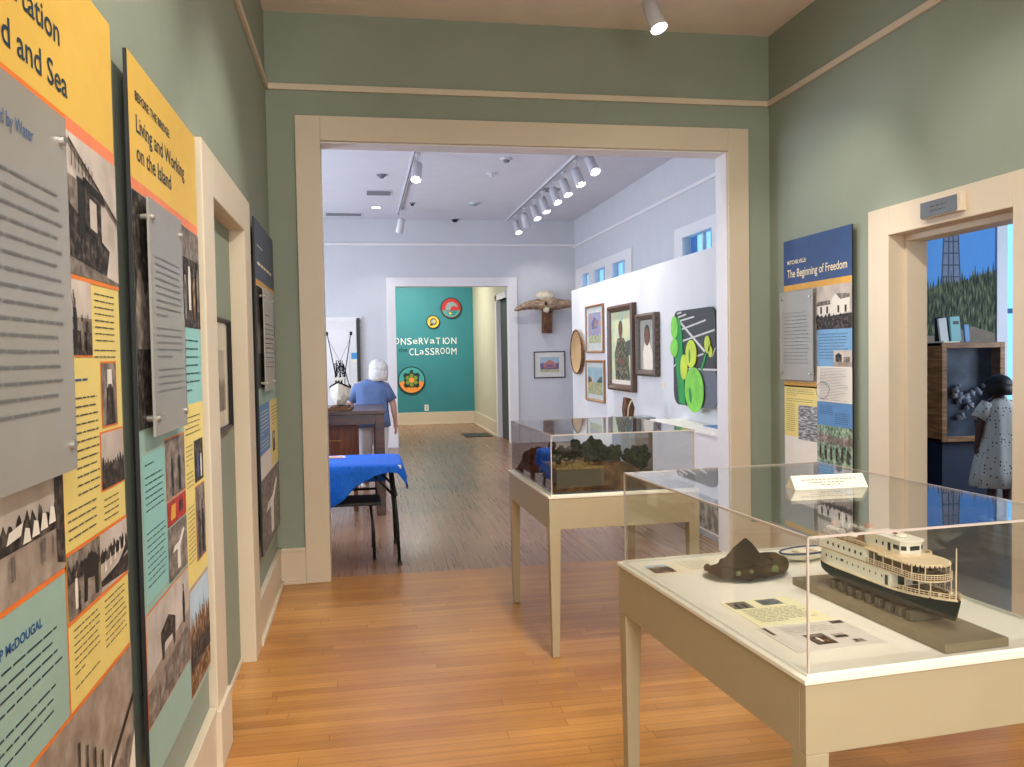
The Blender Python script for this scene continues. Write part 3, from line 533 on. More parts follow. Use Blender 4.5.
def exhibit_panel(label, loc, rotz, width, items, zt=2.24, zb=.45, group=None):
    t = thing('exhibit_panel', label, 'sign', loc, rotz, group)
    MB().box(0, -.039, zb, width, -.030, zt, 'black_board').build('backing_board', t)
    MB().box(.1, -.030, zb+.2, .14, -.002, zt-.2, 'black_board').box(width-.14, -.030, zb+.2, width-.1, -.002, zt-.2, 'black_board').build('wall_spacer', t)
    D = .0396
    for k, it in enumerate(items):
        kind = it[0]
        if kind == 'rect':
            _, a, zl, b, zh, m_, nm = it[:7]; MB().quad(a, zl, b, zh, D+.0003*(it[7] if len(it) > 7 else 0), m_).build(nm, t)
        elif kind == 'photo':
            _, a, zl, b, zh, pk = it[:6]; photo(MB(), a, zl, b, zh, pk, D+.0016, it[6] if len(it) > 6 else None, k).build('printed_photo', t)
        elif kind == 'text':
            _, a, zl, b, zh, lh, m_ = it; lines(MB(), a, b, zh, zl, lh, m_, k, D+.0012).build('printed_text', t)
        elif kind == 'title':
            _, s, a, z, size, wd, m_ = it; text_mesh('title_lettering', s, size, m_, t, a, z, D+.0014, wd, bold=.0006)
        elif kind == 'rule':
            _, a, zl, b, zh, m_ = it; MB().quad(a, zl, b, zh, D+.0012, m_).build('color_rule', t)
        elif kind == 'acryl':
            _, a, zl, b, zh, head, lh = it
            g_ = MB().box(a, -D-.028, zl, b, -D-.022, zh, 'frosted_acrylic').build('acrylic_panel', t)
            lines(MB(), a+.05, b-.035, zh-.13, zl+.1, lh, 'ink_grey', k, D+.0295, .2).build('panel_text', g_)
            if head: text_mesh('panel_heading', head, .03, 'ink_blue', g_, a+.05, zh-.085, D+.0295, None)
            for bx in (a+.03, b-.03):
                for bz in (zl+.045, zh-.045):
                    MB().tube([(bx, -D, bz), (bx, -D-.036, bz)], .0085, 'steel', 12).build('standoff_bolt', g_, smooth=False)
    return t
# --- yellow transport panel, nearest on the left wall (u = Y-1.17)
exhibit_panel('yellow headed wall panel whose large title ends with the words and Sea', (LX, 1.155, 0), PI/2, .87, [
    ('rect', 0, .45, .87, 2.24, 'print_pale_yellow', 'printed_sheet', 0),
    ('rect', 0, 1.955, .87, 2.24, 'print_yellow', 'header_band', 1), ('rect', 0, 1.93, .555, 1.957, 'print_orange', 'color_band', 2), ('rect', .555, 1.93, .87, 1.957, 'print_coral', 'color_band', 2),
    ('title', 'Transportation', .065, 2.075, .066, .47, 'ink_navy'), ('title', 'by Land and Sea', .065, 1.99, .066, .50, 'ink_navy'),
    ('rect', 0, 1.31, .555, 1.93, 'print_grey', 'printed_backdrop', 2),
    ('rect', 0, .865, .47, 1.13, 'print_teal', 'text_ground', 2),
    ('photo', .55, 1.665, .87, 1.93, 'ship'), ('rule', .5, 1.655, .87, 1.663, 'print_orange'),
    ('photo', .535, 1.512, .665, 1.655, 'wave', 'print_orange'), ('text', .69, 1.53, .84, 1.645, .0135, 'ink_dark'), ('text', .55, 1.235, .69, 1.44, .0165, 'ink_dark'), ('text', .68, 1.50, .84, 1.53, .0135, 'ink_dark'),
    ('photo', .72, 1.365, .825, 1.495, 'portrait', 'print_orange'), ('photo', .70, 1.235, .862, 1.35, 'shore', 'print_orange'), ('text', .71, 1.165, .82, 1.22, .0135, 'ink_dark'), ('text', .49, 1.17, .67, 1.235, .0165, 'ink_dark'),
    ('text', .555, 1.452, .64, 1.478, .022, 'ink_blue'),
    ('rule', .47, 1.148, .87, 1.155, 'print_orange'), ('photo', .475, 1.03, .665, 1.148, 'cattle'), ('photo', .67, 1.03, .868, 1.148, 'boats'), ('rule', .47, 1.022, .87, 1.03, 'print_orange'),
    ('text', .50, .89, .66, 1.015, .0135, 'ink_dark'), ('text', .69, .90, .85, 1.015, .0135, 'ink_dark'), ('rule', .465, .865, .471, 1.31, 'print_orange'),
    ('photo', .185, 1.135, .465, 1.31, 'tents'), ('photo', 0, 1.135, .175, 1.31, 'crowd'), ('rule', 0, 1.125, .47, 1.135, 'print_orange'),
    ('title', 'AND CAMP McDOUGAL', .05, 1.065, .022, .30, 'ink_blue'), ('text', .03, .97, .44, 1.055, .02, 'ink_navy'), ('text', .03, .885, .40, .96, .02, 'ink_navy'),
    ('rule', 0, .858, .87, .866, 'print_orange'), ('photo', 0, .45, .87, .858, 'rigging'),
    ('acryl', -.0, 1.31, .465, 1.925, None, .024)])
text_mesh_p = [o for o in COL.objects if o.name.startswith('acrylic_panel')][-1]
text_mesh('panel_heading', 'Connected by Water', .032, 'ink_blue', text_mesh_p, .07, 1.845, .0396+.0297, .235)
# --- living and working panel (u = Y-2.13)
exhibit_panel('yellow headed wall panel titled Living and Working on the Island', (LX, 2.165, 0), PI/2, .87, [
    ('rect', 0, .45, .87, 2.24, 'print_teal', 'printed_sheet', 0),
    ('rect', 0, 1.94, .87, 2.24, 'print_yellow', 'header_band', 1), ('rect', 0, 1.912, .87, 1.94, 'print_coral', 'color_band', 1),
    ('title', 'BEFORE THE BRIDGE:', .06, 2.138, .032, .40, 'ink_navy'), ('title', 'Living and Working', .06, 2.06, .062, .60, 'ink_navy'), ('title', 'on the Island', .06, 1.99, .062, .40, 'ink_navy'),
    ('photo', 0, 1.33, .6, 1.91, 'foliage'), ('photo', .565, 1.60, .868, 1.91, 'crowd'),
    ('rect', .56, 1.36, .87, 1.60, 'print_aqua', 'text_ground', 1), ('text', .6, 1.39, .83, 1.575, .026, 'ink_navy'),
    ('rect', .54, .80, .87, 1.36, 'print_pale_yellow', 'text_ground', 1), ('text', .56, 1.26, .82, 1.33, .017, 'ink_dark'), ('text', .56, 1.10, .67, 1.24, .014, 'ink_dark'), ('text', .56, .86, .67, 1.05, .014, 'ink_dark'),
    ('rect', .02, .9, .28, 1.265, 'print_aqua', 'text_ground', 1), ('text', .04, 1.12, .25, 1.25, .0165, 'ink_navy'), ('text', .04, .92, .25, 1.08, .0165, 'ink_navy'),
    ('photo', .275, 1.115, .53, 1.28, 'pair', 'print_orange'), ('photo', .275, 1.04, .53, 1.108, 'red'), ('photo', .275, .888, .53, 1.035, 'statue'),
    ('photo', .69, 1.105, .84, 1.24, 'blue_people'), ('photo', .69, .855, .85, 1.09, 'pair', 'print_orange'),
    ('photo', 0, .60, .53, .875, 'ox', 'print_orange'), ('photo', .54, .47, .868, .79, 'brown_trees', 'print_orange'),
    ('acryl', .05, 1.31, .45, 1.90, None, .018)])
[o for o in COL.objects if o.name.startswith('exhibit_panel')][-1].scale = (.965, 1, 1)
# --- dark blue panel beyond the closed doorway
exhibit_panel('slate blue headed wall panel between the closed doorway and the wide opening', (LX, 4.62, 0), PI/2, .95, [
    ('rect', 0, .45, .95, 2.24, 'print_white', 'printed_sheet', 0),
    ('rect', 0, 1.92, .95, 2.24, 'print_slate', 'header_band', 1), ('rect', 0, 1.89, .95, 1.92, 'print_gold', 'color_band', 1),
    ('text', .08, 2.09, .36, 2.125, .035, 'ink_cream'), ('text', .08, 1.97, .82, 2.06, .085, 'ink_cream'),
    ('photo', 0, 1.34, .4, 1.885, 'foliage'), ('rect', .62, 1.34, .95, 1.88, 'print_blue', 'text_ground', 1), ('photo', .66, 1.52, .93, 1.7, 'water'),
    ('rect', 0, 1.25, .95, 1.34, 'print_teal', 'color_band', 1), ('rect', .55, .86, .95, 1.25, 'print_pale_yellow', 'text_ground', 1), ('text', .6, 1.1, .92, 1.22, .02, 'ink_dark'), ('photo', .62, .94, .76, 1.06, 'portrait'),
    ('rect', 0, .98, .5, 1.25, 'print_midblue', 'text_ground', 1), ('text', .04, 1.0, .45, 1.22, .02, 'ink_cream'), ('photo', 0, .45, .95, .85, 'statue'),
    ('acryl', .1, 1.32, .6, 1.88, None, .026)])
# --- blue panel on the right wall (u = 5.50-Y)
exhibit_panel('navy headed wall panel titled The Beginning of Freedom', (RX, 5.50, 0), -PI/2, .83, [
    ('rect', 0, .45, .83, 2.24, 'print_white', 'printed_sheet', 0),
    ('rect', 0, 1.935, .83, 2.24, 'print_navy', 'header_band', 1), ('rect', 0, 1.895, .83, 1.935, 'print_gold', 'color_band', 1),
    ('title', 'MITCHELVILLE:', .05, 2.075, .036, .25, 'ink_cream'), ('title', 'The Beginning of Freedom', .05, 1.985, .078, .73, 'ink_cream'),
    ('rect', 0, 1.28, .43, 1.895, 'print_grey', 'printed_backdrop', 1), ('photo', .43, 1.62, .83, 1.895, 'house'),
    ('rect', .43, 1.385, .83, 1.62, 'print_blue', 'text_ground', 1), ('text', .46, 1.42, .79, 1.60, .019, 'ink_navy'), ('photo', .63, 1.385, .83, 1.485, 'cabin'),
    ('photo', .43, 1.16, .83, 1.385, 'document'), ('rect', .43, 1.01, .83, 1.16, 'print_midblue', 'text_ground', 1), ('text', .46, 1.08, .62, 1.14, .012, 'ink_navy'), ('text', .64, 1.03, .8, 1.1, .012, 'ink_navy'),
    ('photo', .43, .77, .83, 1.01, 'green_group'), ('rect', 0, 1.24, .43, 1.28, 'print_gold', 'color_band', 1),
    ('rect', 0, .90, .43, 1.25, 'print_pale_yellow', 'text_ground', 1), ('text', .03, 1.14, .40, 1.235, .014, 'ink_dark'), ('text', .03, .93, .15, 1.13, .014, 'ink_dark'), ('photo', .19, .89, .43, 1.12, 'water'),
    ('rect', .43, .6, .83, .77, 'print_blue', 'text_ground', 1), ('photo', .43, .45, .83, .6, 'shore'),
    ('acryl', -.01, 1.29, .425, 1.885, None, .024)])
# framed picture hung in the closed doorway
def framed(name, label, cat, loc, rotz, w_, h_, fw_, fm, inner, depth=.03, tilt=0, glass=True, group=None, mat_w=0.0, scallop=0):
    t = thing(name, label, cat, loc, rotz, group)
    fr = MB()
    o = [(-w_/2, 0), (w_/2, 0), (w_/2, h_), (-w_/2, h_)]
    prof = [(0, 0), (0, depth*.8), (fw_*.35, depth), (fw_*.8, depth*.7), (fw_, depth*.45), (fw_, 0)]
    rings = []
    for s_, d_ in prof: rings.append([(-w_/2+s_, -d_, s_), (w_/2-s_, -d_, s_), (w_/2-s_, -d_, h_-s_), (-w_/2+s_, -d_, h_-s_)])
    fr.loft(rings, fm, cap=False); f = fr.build('frame', t)
    MB().box(-w_/2+.004, -.006, .004, w_/2-.004, 0, h_-.004, 'black_board').build('backing_board', t)
    dd = depth*.4
    if mat_w:
        MB().quad(-w_/2+fw_, fw_, w_/2-fw_, h_-fw_, dd-.002, 'mat_board').build('mat_board', t)
    a = -w_/2+fw_+mat_w; b = fw_+mat_w
    m_ = MB(); inner(m_, a, b, -a, h_-b, dd); m_.build('picture', t)
    if glass: MB().quad(-w_/2+fw_, fw_, w_/2-fw_, h_-fw_, dd+.004, 'picture_glass').build('glazing', t)
    if tilt: t.rotation_euler = (0, 0, rotz)
    return t
def pic_old(m_, a, b, c, d, dd):
    m_.quad(a, b, c, d, dd, 'paper'); photo(m_, a+.08, b+.05, c-.08, d-.1, 'shore', dd+.001)
framed('framed_picture', 'black framed old print hanging inside the closed shallow doorway', 'picture', (LX-.045, 3.83, 1.18), PI/2, .56, .50, .022, 'frame_black', pic_old, .028, mat_w=.02)
# room sign over the right doorway
t = thing('door_sign', 'small slate grey name plate above the doorway to the mural room', 'sign', (RX-.025, 3.865, 2.165), -PI/2)
MB().box(-.15, -.03, -.005, .15, 0, .085, 'cream_trim').build('sign_holder', t, bevel=.002)
pl_ = MB().box(-.145, -.036, 0, .125, -.03, .078, 'sign_slate').build('name_plate', t)
lines(MB(), -.07, .06, .062, .02, .022, 'ink_dark', 4, .0368, .3, 0).build('plate_text', pl_)

# ------------------------------------------------------------------ table cases
def table_case(label, loc, ang, wd=.775, ln=1.083, top=.8, glass=1.10):
    t = thing('display_case', label, 'display case', loc, ang)
    # table body: apron, deck, rim (case front-left corner of the deck at local (0,-ln))
    ap = MB(); ap.box(.004, -ln+.004, top-.165, wd-.004, -ln+.026, top-.004, 'case_cream').box(.004, -.026, top-.165, wd-.004, -.004, top-.004, 'case_cream').box(.004, -ln+.026, top-.165, .026, -.026, top-.004, 'case_cream').box(wd-.026, -ln+.026, top-.165, wd-.004, -.026, top-.004, 'case_cream')
    ap.build('apron', t, bevel=.002)
    MB().box(0, -ln, top-.012, wd, 0, top-.0005, 'case_deck').build('table_top', t, bevel=.002)
    for sx in (0, 1):
        for sy in (0, 1):
            x0 = .004 if sx == 0 else wd-.004; y0 = -ln+.004 if sy == 0 else -.004
            dx = 1 if sx == 0 else -1; dy = 1 if sy == 0 else -1
            l = MB(); rings = []
            for z, s_, o_ in ((0, .034, .010), (.002, .036, .009), (top-.166, .056, 0), (top-.164, .05, .003), (top-.02, .05, .003)):
                q = [(x0+dx*o_, y0+dy*o_), (x0+dx*(o_+s_), y0+dy*o_), (x0+dx*(o_+s_), y0+dy*(o_+s_)), (x0+dx*o_, y0+dy*(o_+s_))]
                rings.append([(a, b, z) for a, b in q])
            l.loft(rings, 'case_cream'); l.build('leg', t, bevel=.0015)
    # acrylic cover: five panes and bright polished edges
    i = .02; a, b, c, d = i, -ln+i, wd-i, -i; th = .005
    g_ = MB()
    g_.box(a+th, b, top, c-th, b+th, glass-th, 'clear_acrylic').box(a+th, d-th, top, c-th, d, glass-th, 'clear_acrylic').box(a, b+th, top, a+th, d-th, glass-th, 'clear_acrylic').box(c-th, b+th, top, c, d-th, glass-th, 'clear_acrylic')
    g_.box(a+th, b+th, glass-th, c-th, d-th, glass, 'clear_acrylic')
    cov = g_.build('acrylic_cover', t)
    e = MB(); q = .0022
    for (x, y) in ((a, b), (c, b), (a, d), (c, d)): e.box(x-q+(.002 if x == a else -.002), y-q+(.002 if y == b else -.002), top, x+q+(.002 if x == a else -.002), y+q+(.002 if y == b else -.002), glass, 'acrylic_edge')
    for y in (b, d): yy_ = y+(.002 if y == b else -.002); e.box(a, yy_-q, glass-.005, c, yy_+q, glass, 'acrylic_edge')
    for x in (a, c): xx_ = x+(.002 if x == a else -.002); e.box(xx_-q, b, glass-.005, xx_+q, d, glass, 'acrylic_edge')
    e.build('polished_edge', cov)
    MB().box(a-.006, b-.006, top, c+.006, b-.002, top+.006, 'case_deck').box(a-.006, d+.002, top, c+.006, d+.006, top+.006, 'case_deck').box(a-.006, b-.002, top, a-.002, d+.002, top+.006, 'case_deck').box(c+.002, b-.002, top, c+.006, d+.002, top+.006, 'case_deck').build('retaining_strip', t)
    return t
A1 = math.radians(4.2); O1 = Vector((.829, 2.716, 0)); A2 = math.radians(1.3); O2 = Vector((.864, 5.043, 0))
def w1(x, y, z=0): return (O1.x+x*math.cos(A1)-y*math.sin(A1), O1.y+x*math.sin(A1)+y*math.cos(A1), z)
def w2(x, y, z=0): return (O2.x+x*math.cos(A2)-y*math.sin(A2), O2.y+x*math.sin(A2)+y*math.cos(A2), z)
table_case('cream table case with clear cover holding the ferry model and felt hat', O1, A1)
table_case('cream table case with clear cover holding the dark wooded landscape model', O2, A2, wd=.79, ln=1.02)

# tent card on the near case
t = thing('tent_card', 'folded cream card sign standing on top of a clear case cover', 'sign', w1(.452, -.505, 1.1001), A1-.08)
tb = MB().prism([(-.030, 0), (.030, 0), (0, .036)], -.112, .112, 'paper', 'x').build('card', t)
# printed side facing the camera
tx = MB(); 
nrm = Vector((0, -.036, .030)).normalized()
def slope(u, s_): y = -.030+.030*s_; z = .036*s_; p = Vector((u, y, z))+nrm*.0006; return tuple(p)
for k, (s0, ua, ub) in enumerate(((.62, -.085, .085), (.42, -.06, .05), (.25, -.03, .03))):
    u = ua; rnd = random.Random(k)
    while u < ub: 
        v_ = min(u+rnd.uniform(.006, .014), ub); tx.add([slope(u, s0), slope(v_, s0), slope(v_, s0+.08), slope(u, s0+.08)], [(0, 1, 2, 3)], 'ink_faint'); u = v_+.003
tx.build('card_text', t)

# info sheets lying in the near case
def sheet(label, x, y, w_, h_, m_, fn, ang=0.0, nm='information_sheet', z=.8):
    t = thing(nm, label, 'paper', w1(x, y, z), A1+ang)
    MB().box(0, 0, 0, w_, h_, .0012, m_).build('card', t)
    q = MB(); fn(q)
    # printed quads were made facing -y at (u, d, v): lay them flat on the sheet
    q.v = [(a, c, .0012+max(0.0002, -b)) for a, b, c in q.v]; q.build('print', t)
sheet('pale yellow sheet with two small pictures lying in front of the felt hat', .095, -.745, .21, .215, 'paper_yellow', lambda q: (photo(q, .01, .145, .07, .205, 'pair', .0006), photo(q, .10, .155, .165, .205, 'water', .0006), lines(q, .02, .19, .135, .015, .011, 'ink_faint', 3, .0006, .3)))
sheet('white sheet with small grey pictures lying below the pale yellow sheet', .078, -.935, .24, .18, 'print_white', lambda q: (q.quad(.01, .12, .02, .175, .0006, 'photo_dark'), q.quad(.2, .155, .235, .175, .0006, 'photo_dark'), photo(q, .075, .03, .13, .10, 'crowd', .0006), photo(q, .145, .06, .18, .09, 'shore', .0006), photo(q, .17, .02, .20, .045, 'cabin', .0006), lines(q, .05, .19, .165, .115, .012, 'ink_faint', 5, .0006)))
sheet('small cream card with one colour picture at the corner behind the felt hat', .045, -.22, .13, .15, 'paper', lambda q: (photo(q, .01, .03, .085, .13, 'brown_trees', .0006), lines(q, .09, .125, .13, .02, .01, 'ink_cream', 5, .0008)))
sheet('plain cream text strip without pictures lying behind the felt hat', .18, -.19, .12, .13, 'paper', lambda q: lines(q, .01, .11, .12, .01, .01, 'ink_faint', 6, .0006))

# hat: crushed felt with curled brim
def hat():
    t = thing('felt_hat', 'crumpled dark brown felt hat with curled brim beside the ferry model', 'hat', w1(.318, -.285, .8), A1+.1)
    m_ = MB(); n, k = 44, 16; rings = []
    def prof(th, s):
        R = .128*(1+.10*math.cos(2*th-.2)); r = R*s
        cr_ = max(0, 1-(s/.78)**2)                      # crown
        peak = .098*max(0, 1-math.sqrt(s*s+.012)/.9)**1.25*(1+.10*math.cos(th-.6*PI))*1.12 
        crease = -.012*math.exp(-((r*math.sin(th+.9)-.03)/.012)**2)*cr_*min(1, s*3)
        brim = max(0, s-.6)/.4
        z = .010+peak+crease+brim**2*(.034*max(0, math.cos(th-.15))**2+.016*max(0, math.cos(th-PI))**2)+.006*brim*math.sin(3*th)
        wob = .004*noise.noise(Vector((r*30*math.cos(th), r*30*math.sin(th), 0)))
        return (r*math.cos(th)*1.02, r*math.sin(th)*.82, z+wob*2)
    for i in range(1, k+1): s = i/k; rings.append([prof(2*PI*j/n, s) for j in range(n)])
    top_ = prof(0, .0001)
    vs = [top_]+[p for r in rings for p in r]; fs = [(0, 1+j, 1+(j+1) % n) for j in range(n)]
    for i in range(k-1):
        for j in range(n): a = 1+i*n; fs.append((a+j, a+n+j, a+n+(j+1) % n, a+(j+1) % n))
    m_.add(vs, fs, 'felt_brown'); o = m_.build('felt_body', t, smooth=True)
    so = o.modifiers.new('felt thickness', 'SOLIDIFY'); so.thickness = .004; so.offset = 1
    b = MB(); rg = []
    for dz in (0, .012): rg.append([(p[0]*1.03, p[1]*1.03, p[2]+.002+dz*.6) for p in [prof(2*PI*j/n, .62) for j in range(n)]])
    b.loft(rg, 'felt_brown', cap=False); b.build('hat_band', t, smooth=True)
    c_ = MB(); 
    for th, s, rr_ in ((3.95, .8, .010), (5.3, .8, .016), (4.35, .74, .008)):
        p = Vector(prof(th, s)); c_.ell((p.x, p.y-.002, p.z+.007), (rr_, .006, rr_*.9), 'felt_patch', 10, 6)
    c_.build('badge', t, smooth=True)
hat()

# ferry model on its plank
def ferry():
    t = thing('ship_model', 'white and black passenger ferry model on a plank with cradle blocks', 'model ship', w1(.477, -.985, .8), A1+PI/2)
    # local x runs from bow (0) to stern (.485), y across (+y = the side away from the camera is negative after rotation), z up from case deck
    pl_ = MB(); pl_.box(-.055, -.088, 0, .56, .088, .022, 'plank_olive'); pl_.build('plank', t, bevel=.003)
    L = .485
    for k in range(9):
        x = .105+k*.039
        MB().box(x, -.05, .022, x+.018, .05, .047, 'block_grey').build('cradle_block', t, bevel=.003)
    def hw(x):   # half width along hull
        if x < .19: return .054*math.sin(min(1, (x+.004)/.19)*PI/2)**.72
        if x > .42: return .054-.012*((x-.42)/.065)**2
        return .054
    def sheer(x): return .089+.010*max(0, 1-x/.2)**1.6+.003*max(0, (x-.4)/.085)
    xs = [0.0, .01, .025, .05, .08, .12, .16, .2, .26, .32, .38, .43, .46, .485]
    rings = []
    for x in xs:
        w_ = max(hw(x), .0015); zt = sheer(x); rake = .014*(1-min(1, x/.08)); st = .014*max(0, (x-.43)/.055)
        pr = []
        for s_, f in ((-1, 1), (-1, .97), (-1, .80), (-1, .3), (1, .3), (1, .80), (1, .97), (1, 1)):
            z = {1: zt, .97: zt-.012, .80: .058+st*.6, .3: .047+st}[f]
            wf = {1: 1, .97: 1, .80: .93 if x > .1 else .75, .3: .55 if x > .08 else .3}[f]
            pr.append((x+rake*(1-(z-.047)/(zt-.047)), s_*w_*wf, z))
        rings.append(pr)
    h = MB(); h.loft(rings, 'hull_black'); h.build('hull', t)
    # main deck surface and bulwark rails
    d_ = MB(); up = [(x, hw(x)*.97, sheer(x)+.0012) for x in xs]; dn = [(x, -hw(x)*.97, sheer(x)+.0012) for x in xs]
    n = len(xs); d_.add(up+dn, [(i, i+n, i+n+1, i+1) for i in range(n-1)], 'deck_brown'); d_.build('main_deck', t)
    def rail(a, b, zf, h_, off=1.0, posts=.011, both=True, closed_front=False, nm='railing', hwf=None):
        m_ = MB(); hwf = hwf or hw
        for s_ in ((-1, 1) if both else (1,)):
            k = max(2, int((b-a)/posts)); P = [(a+(b-a)*i/k, s_*hwf(a+(b-a)*i/k)*off, zf(a+(b-a)*i/k)) for i in range(k+1)]
            for q in (h_, h_*.6, h_*.25): m_.tube([(p[0], p[1], p[2]+q) for p in P], .0008 if q < h_ else .0013, 'ship_cream', 5)
            for p in P: m_.tube([p, (p[0], p[1], p[2]+h_)], .0009, 'ship_cream', 4)
        return m_.build(nm, t)
    MB2 = MB()
    for s_ in (-1, 1):   # white belt board at deck edge near bow
        P = [(.485*i/30, s_*hw(.485*i/30)*1.005, sheer(.485*i/30)) for i in range(31)]
        MB2.tube([(p[0], p[1], p[2]) for p in P], .0026, 'ship_cream', 6)
    MB2.build('rubbing_strake', t)
    rail(.004, .165, sheer, .014)
    # main-deck house (white sides with portholes) x .165-.475
    z0, z1, z2, z3 = .0895, .1300, .1680, .2080
    hs = MB()
    def slab(x0, x1, za, zb, wf, mt, nose=0.0, m_=None):
        m_ = m_ or MB(); k = 10; up = []
        xs_ = [x0+(x1-x0)*i/k for i in range(k+1)]
        pts = [(x, wf(x)) for x in xs_]+[(x, -wf(x)) for x in reversed(xs_)]
        return m_.prism([(a, b) for a, b in pts], za, zb, mt, 'z')
    slab(.175, .478, z0, z1, lambda x: min(hw(x), .054)*1.0, 'ship_white', m_=hs)
    o = hs.build('main_cabin', t)
    pw = MB()
    for s_ in (-1, 1):
        for k in range(11):
            x = .205+k*.0235
            if k == 7: pw.box(x-.006, s_*.0536, .112, x+.005, s_*.0548, .118, 'ship_window')
            else: pw.box(x-.0016, s_*.0536, .110, x+.0016, s_*.0548, .1165, 'ship_window')
        pw.box(.182, s_*.0536, .094, .192, s_*.0549, .119, 'ship_window')
    pw.build('porthole', o)
    fr = MB(); fr.box(.170, -.03, .094, .1755, -.014, .122, 'ship_window').box(.170, .014, .094, .1755, .03, .122, 'ship_window'); fr.build('cabin_door', o)
    # fore part of main deck under the overhang: posts and doors
    ps = MB()
    for x, s_ in ((.09, 1), (.09, -1), (.13, 1), (.13, -1), (.06, 1), (.06, -1)): ps.tube([(x, s_*hw(x)*.9, sheer(x)), (x, s_*hw(x)*.9, z1)], .0016, 'ship_cream', 6)
    ps.build('deck_post', t)
    # upper deck slab, rounded nose
    def hu(x): return .0565*math.sqrt(max(.0, min(1, (x-.048)/.05)))**.9 if x < .098 else .0565
    def slab2(x0, x1, za, zb, mt, nose=.05, hw_=.0565, nm=None):
        pts = []
        for i in range(13): a = PI/2+PI*i/12; pts.append((x0+nose+nose*math.cos(a), hw_*math.sin(a)))
        pts += [(x1, -hw_), (x1, hw_)]
        return MB().prism(pts, za, zb, mt, 'z')
    slab2(.052, .478, z1, z1+.003, 'ship_cream').build('upper_deck', t)
    ud = slab2(.054, .476, z1+.003, z1+.0036, 'deck_brown'); ud.build('deck_planking', t)
    # upper-deck rail around the nose and sides to x=.26
    def noserail(x0, x1, nose, w_, z, h_, nm, m='ship_cream'):
        P = [(x1, w_, z)]
        k = 8
        for i in range(k+1): P.append((x1+(x0+nose-x1)*i/k, w_, z))
        for i in range(1, 12): a = PI/2+PI*i/12; P.append((x0+nose+nose*math.cos(a), w_*math.sin(a), z))
        for i in range(k+1): P.append((x0+nose+(x1-x0-nose)*i/k, -w_, z))
        m_ = MB()
        for q in (h_, h_*.66, h_*.33): m_.tube([(p[0], p[1], p[2]+q) for p in P], .0012 if q == h_ else .0008, m, 5)
        for i in range(len(P)-1):
            for s_ in (0, .5):
                a = Vector(P[i]).lerp(Vector(P[i+1]), s_); m_.tube([a, a+Vector((0, 0, h_))], .0009, m, 4)
        return m_.build(nm, t)
    noserail(.053, .265, .05, .0562, z1+.003, .0145, 'railing')
    # upper cabin: brown fore part set back, white sides aft
    uc = MB(); slab(.12, .27, z1+.003, z2, lambda x: .042, 'deck_brown', m_=uc); b_ = uc.build('forward_saloon', t)
    q = MB()
    for k in range(3):
        q.box(.1185, -.034+k*.026, z1+.010, .1205, -.016+k*.026, z2-.006, 'ship_window')
    for s_ in (-1, 1):
        for x in (.225, .245): q.box(x, s_*.0415, z1+.008, x+.012, s_*.0428, z2-.006, 'ship_window')
    q.build('saloon_window', b_)
    w_ = MB(); slab(.27, .476, z1+.003, z2, lambda x: .054, 'ship_white', m_=w_); b2 = w_.build('upper_cabin', t)
    q = MB()
    for s_ in (-1, 1):
        for k in range(7): x = .285+k*.024; q.box(x, s_*.0536, z1+.016, x+.006, s_*.0548, z1+.025, 'ship_window')
    q.build('porthole', b2)
    q = MB()
    for x in (.07, .10, .135, .17, .205, .24):
        for s_ in (-1, 1): q.tube([(x, s_*(.05 if x > .08 else .036), z1), (x, s_*(.05 if x > .08 else .036), z2)], .0015, 'ship_cream', 6)
    q.build('deck_post', t)
    # boat deck (cream canopy) with scalloped nose
    slab2(.06, .476, z2, z2+.0035, 'ship_cream', .055, .0555).build('boat_deck', t)
    sc = MB()
    for i in range(17):
        a = PI/2+PI*i/16; x, y = .06+.055+.0555*math.cos(a), .0555*math.sin(a); sc.ell((x, y, z2-.001), (.004, .004, .004), 'ship_cream', 8, 5)
    for i in range(12): sc.ell((.115+i*.009, .0555, z2-.001), (.004, .003, .004), 'ship_cream', 6, 4); sc.ell((.115+i*.009, -.0555, z2-.001), (.004, .003, .004), 'ship_cream', 6, 4)
    sc.build('canopy_fringe', t)
    MB().box(.28, -.0545, z2+.0036, .474, .0545, z2+.004, 'deck_brown').build('deck_planking', t)
    noserail(.125, .46, .03, .049, z2+.0035, .010, 'railing')
    # pilot house and texas
    ph = MB(); pts = [(.15, .018), (.15, -.018), (.162, -.033), (.295, -.033), (.295, .033), (.162, .033)]; ph.prism(pts, z2+.0035, z3, 'ship_white', 'z'); p_ = ph.build('pilot_house', t)
    q = MB(); q.box(.1492, -.014, z2+.018, .1505, .014, z2+.029, 'ship_window')
    for s_ in (-1, 1):
        q.add([(.1527, s_*.0218, z2+.018), (.1605, s_*.0322, z2+.018), (.1605, s_*.0322, z2+.029), (.1527, s_*.0218, z2+.029)], [(0, 1, 2, 3)], 'ship_window')
        q.box(.167, s_*.0327, z2+.018, .188, s_*.0335, z2+.029, 'ship_window'); q.box(.198, s_*.0327, z2+.006, .209, s_*.0335, z2+.030, 'ship_window')
        q.box(.225, s_*.0327, z2+.018, .230, s_*.0335, z2+.027, 'ship_window'); q.box(.25, s_*.0327, z2+.018, .255, s_*.0335, z2+.027, 'ship_window')
    q.build('pilot_window', p_)
    pts = [(.143, .02), (.143, -.02), (.158, -.037), (.30, -.037), (.30, .037), (.158, .037)]
    MB().prism(pts, z3, z3+.003, 'ship_white', 'z').build('pilot_roof', p_)
    q = MB(); q.ell((.20, 0, z3+.006), (.02, .013, .004), 'ship_white', 14, 6).ell((.215, .006, z3+.010), (.008, .005, .003), 'ship_red', 10, 6); q.build('life_raft', t, smooth=True)
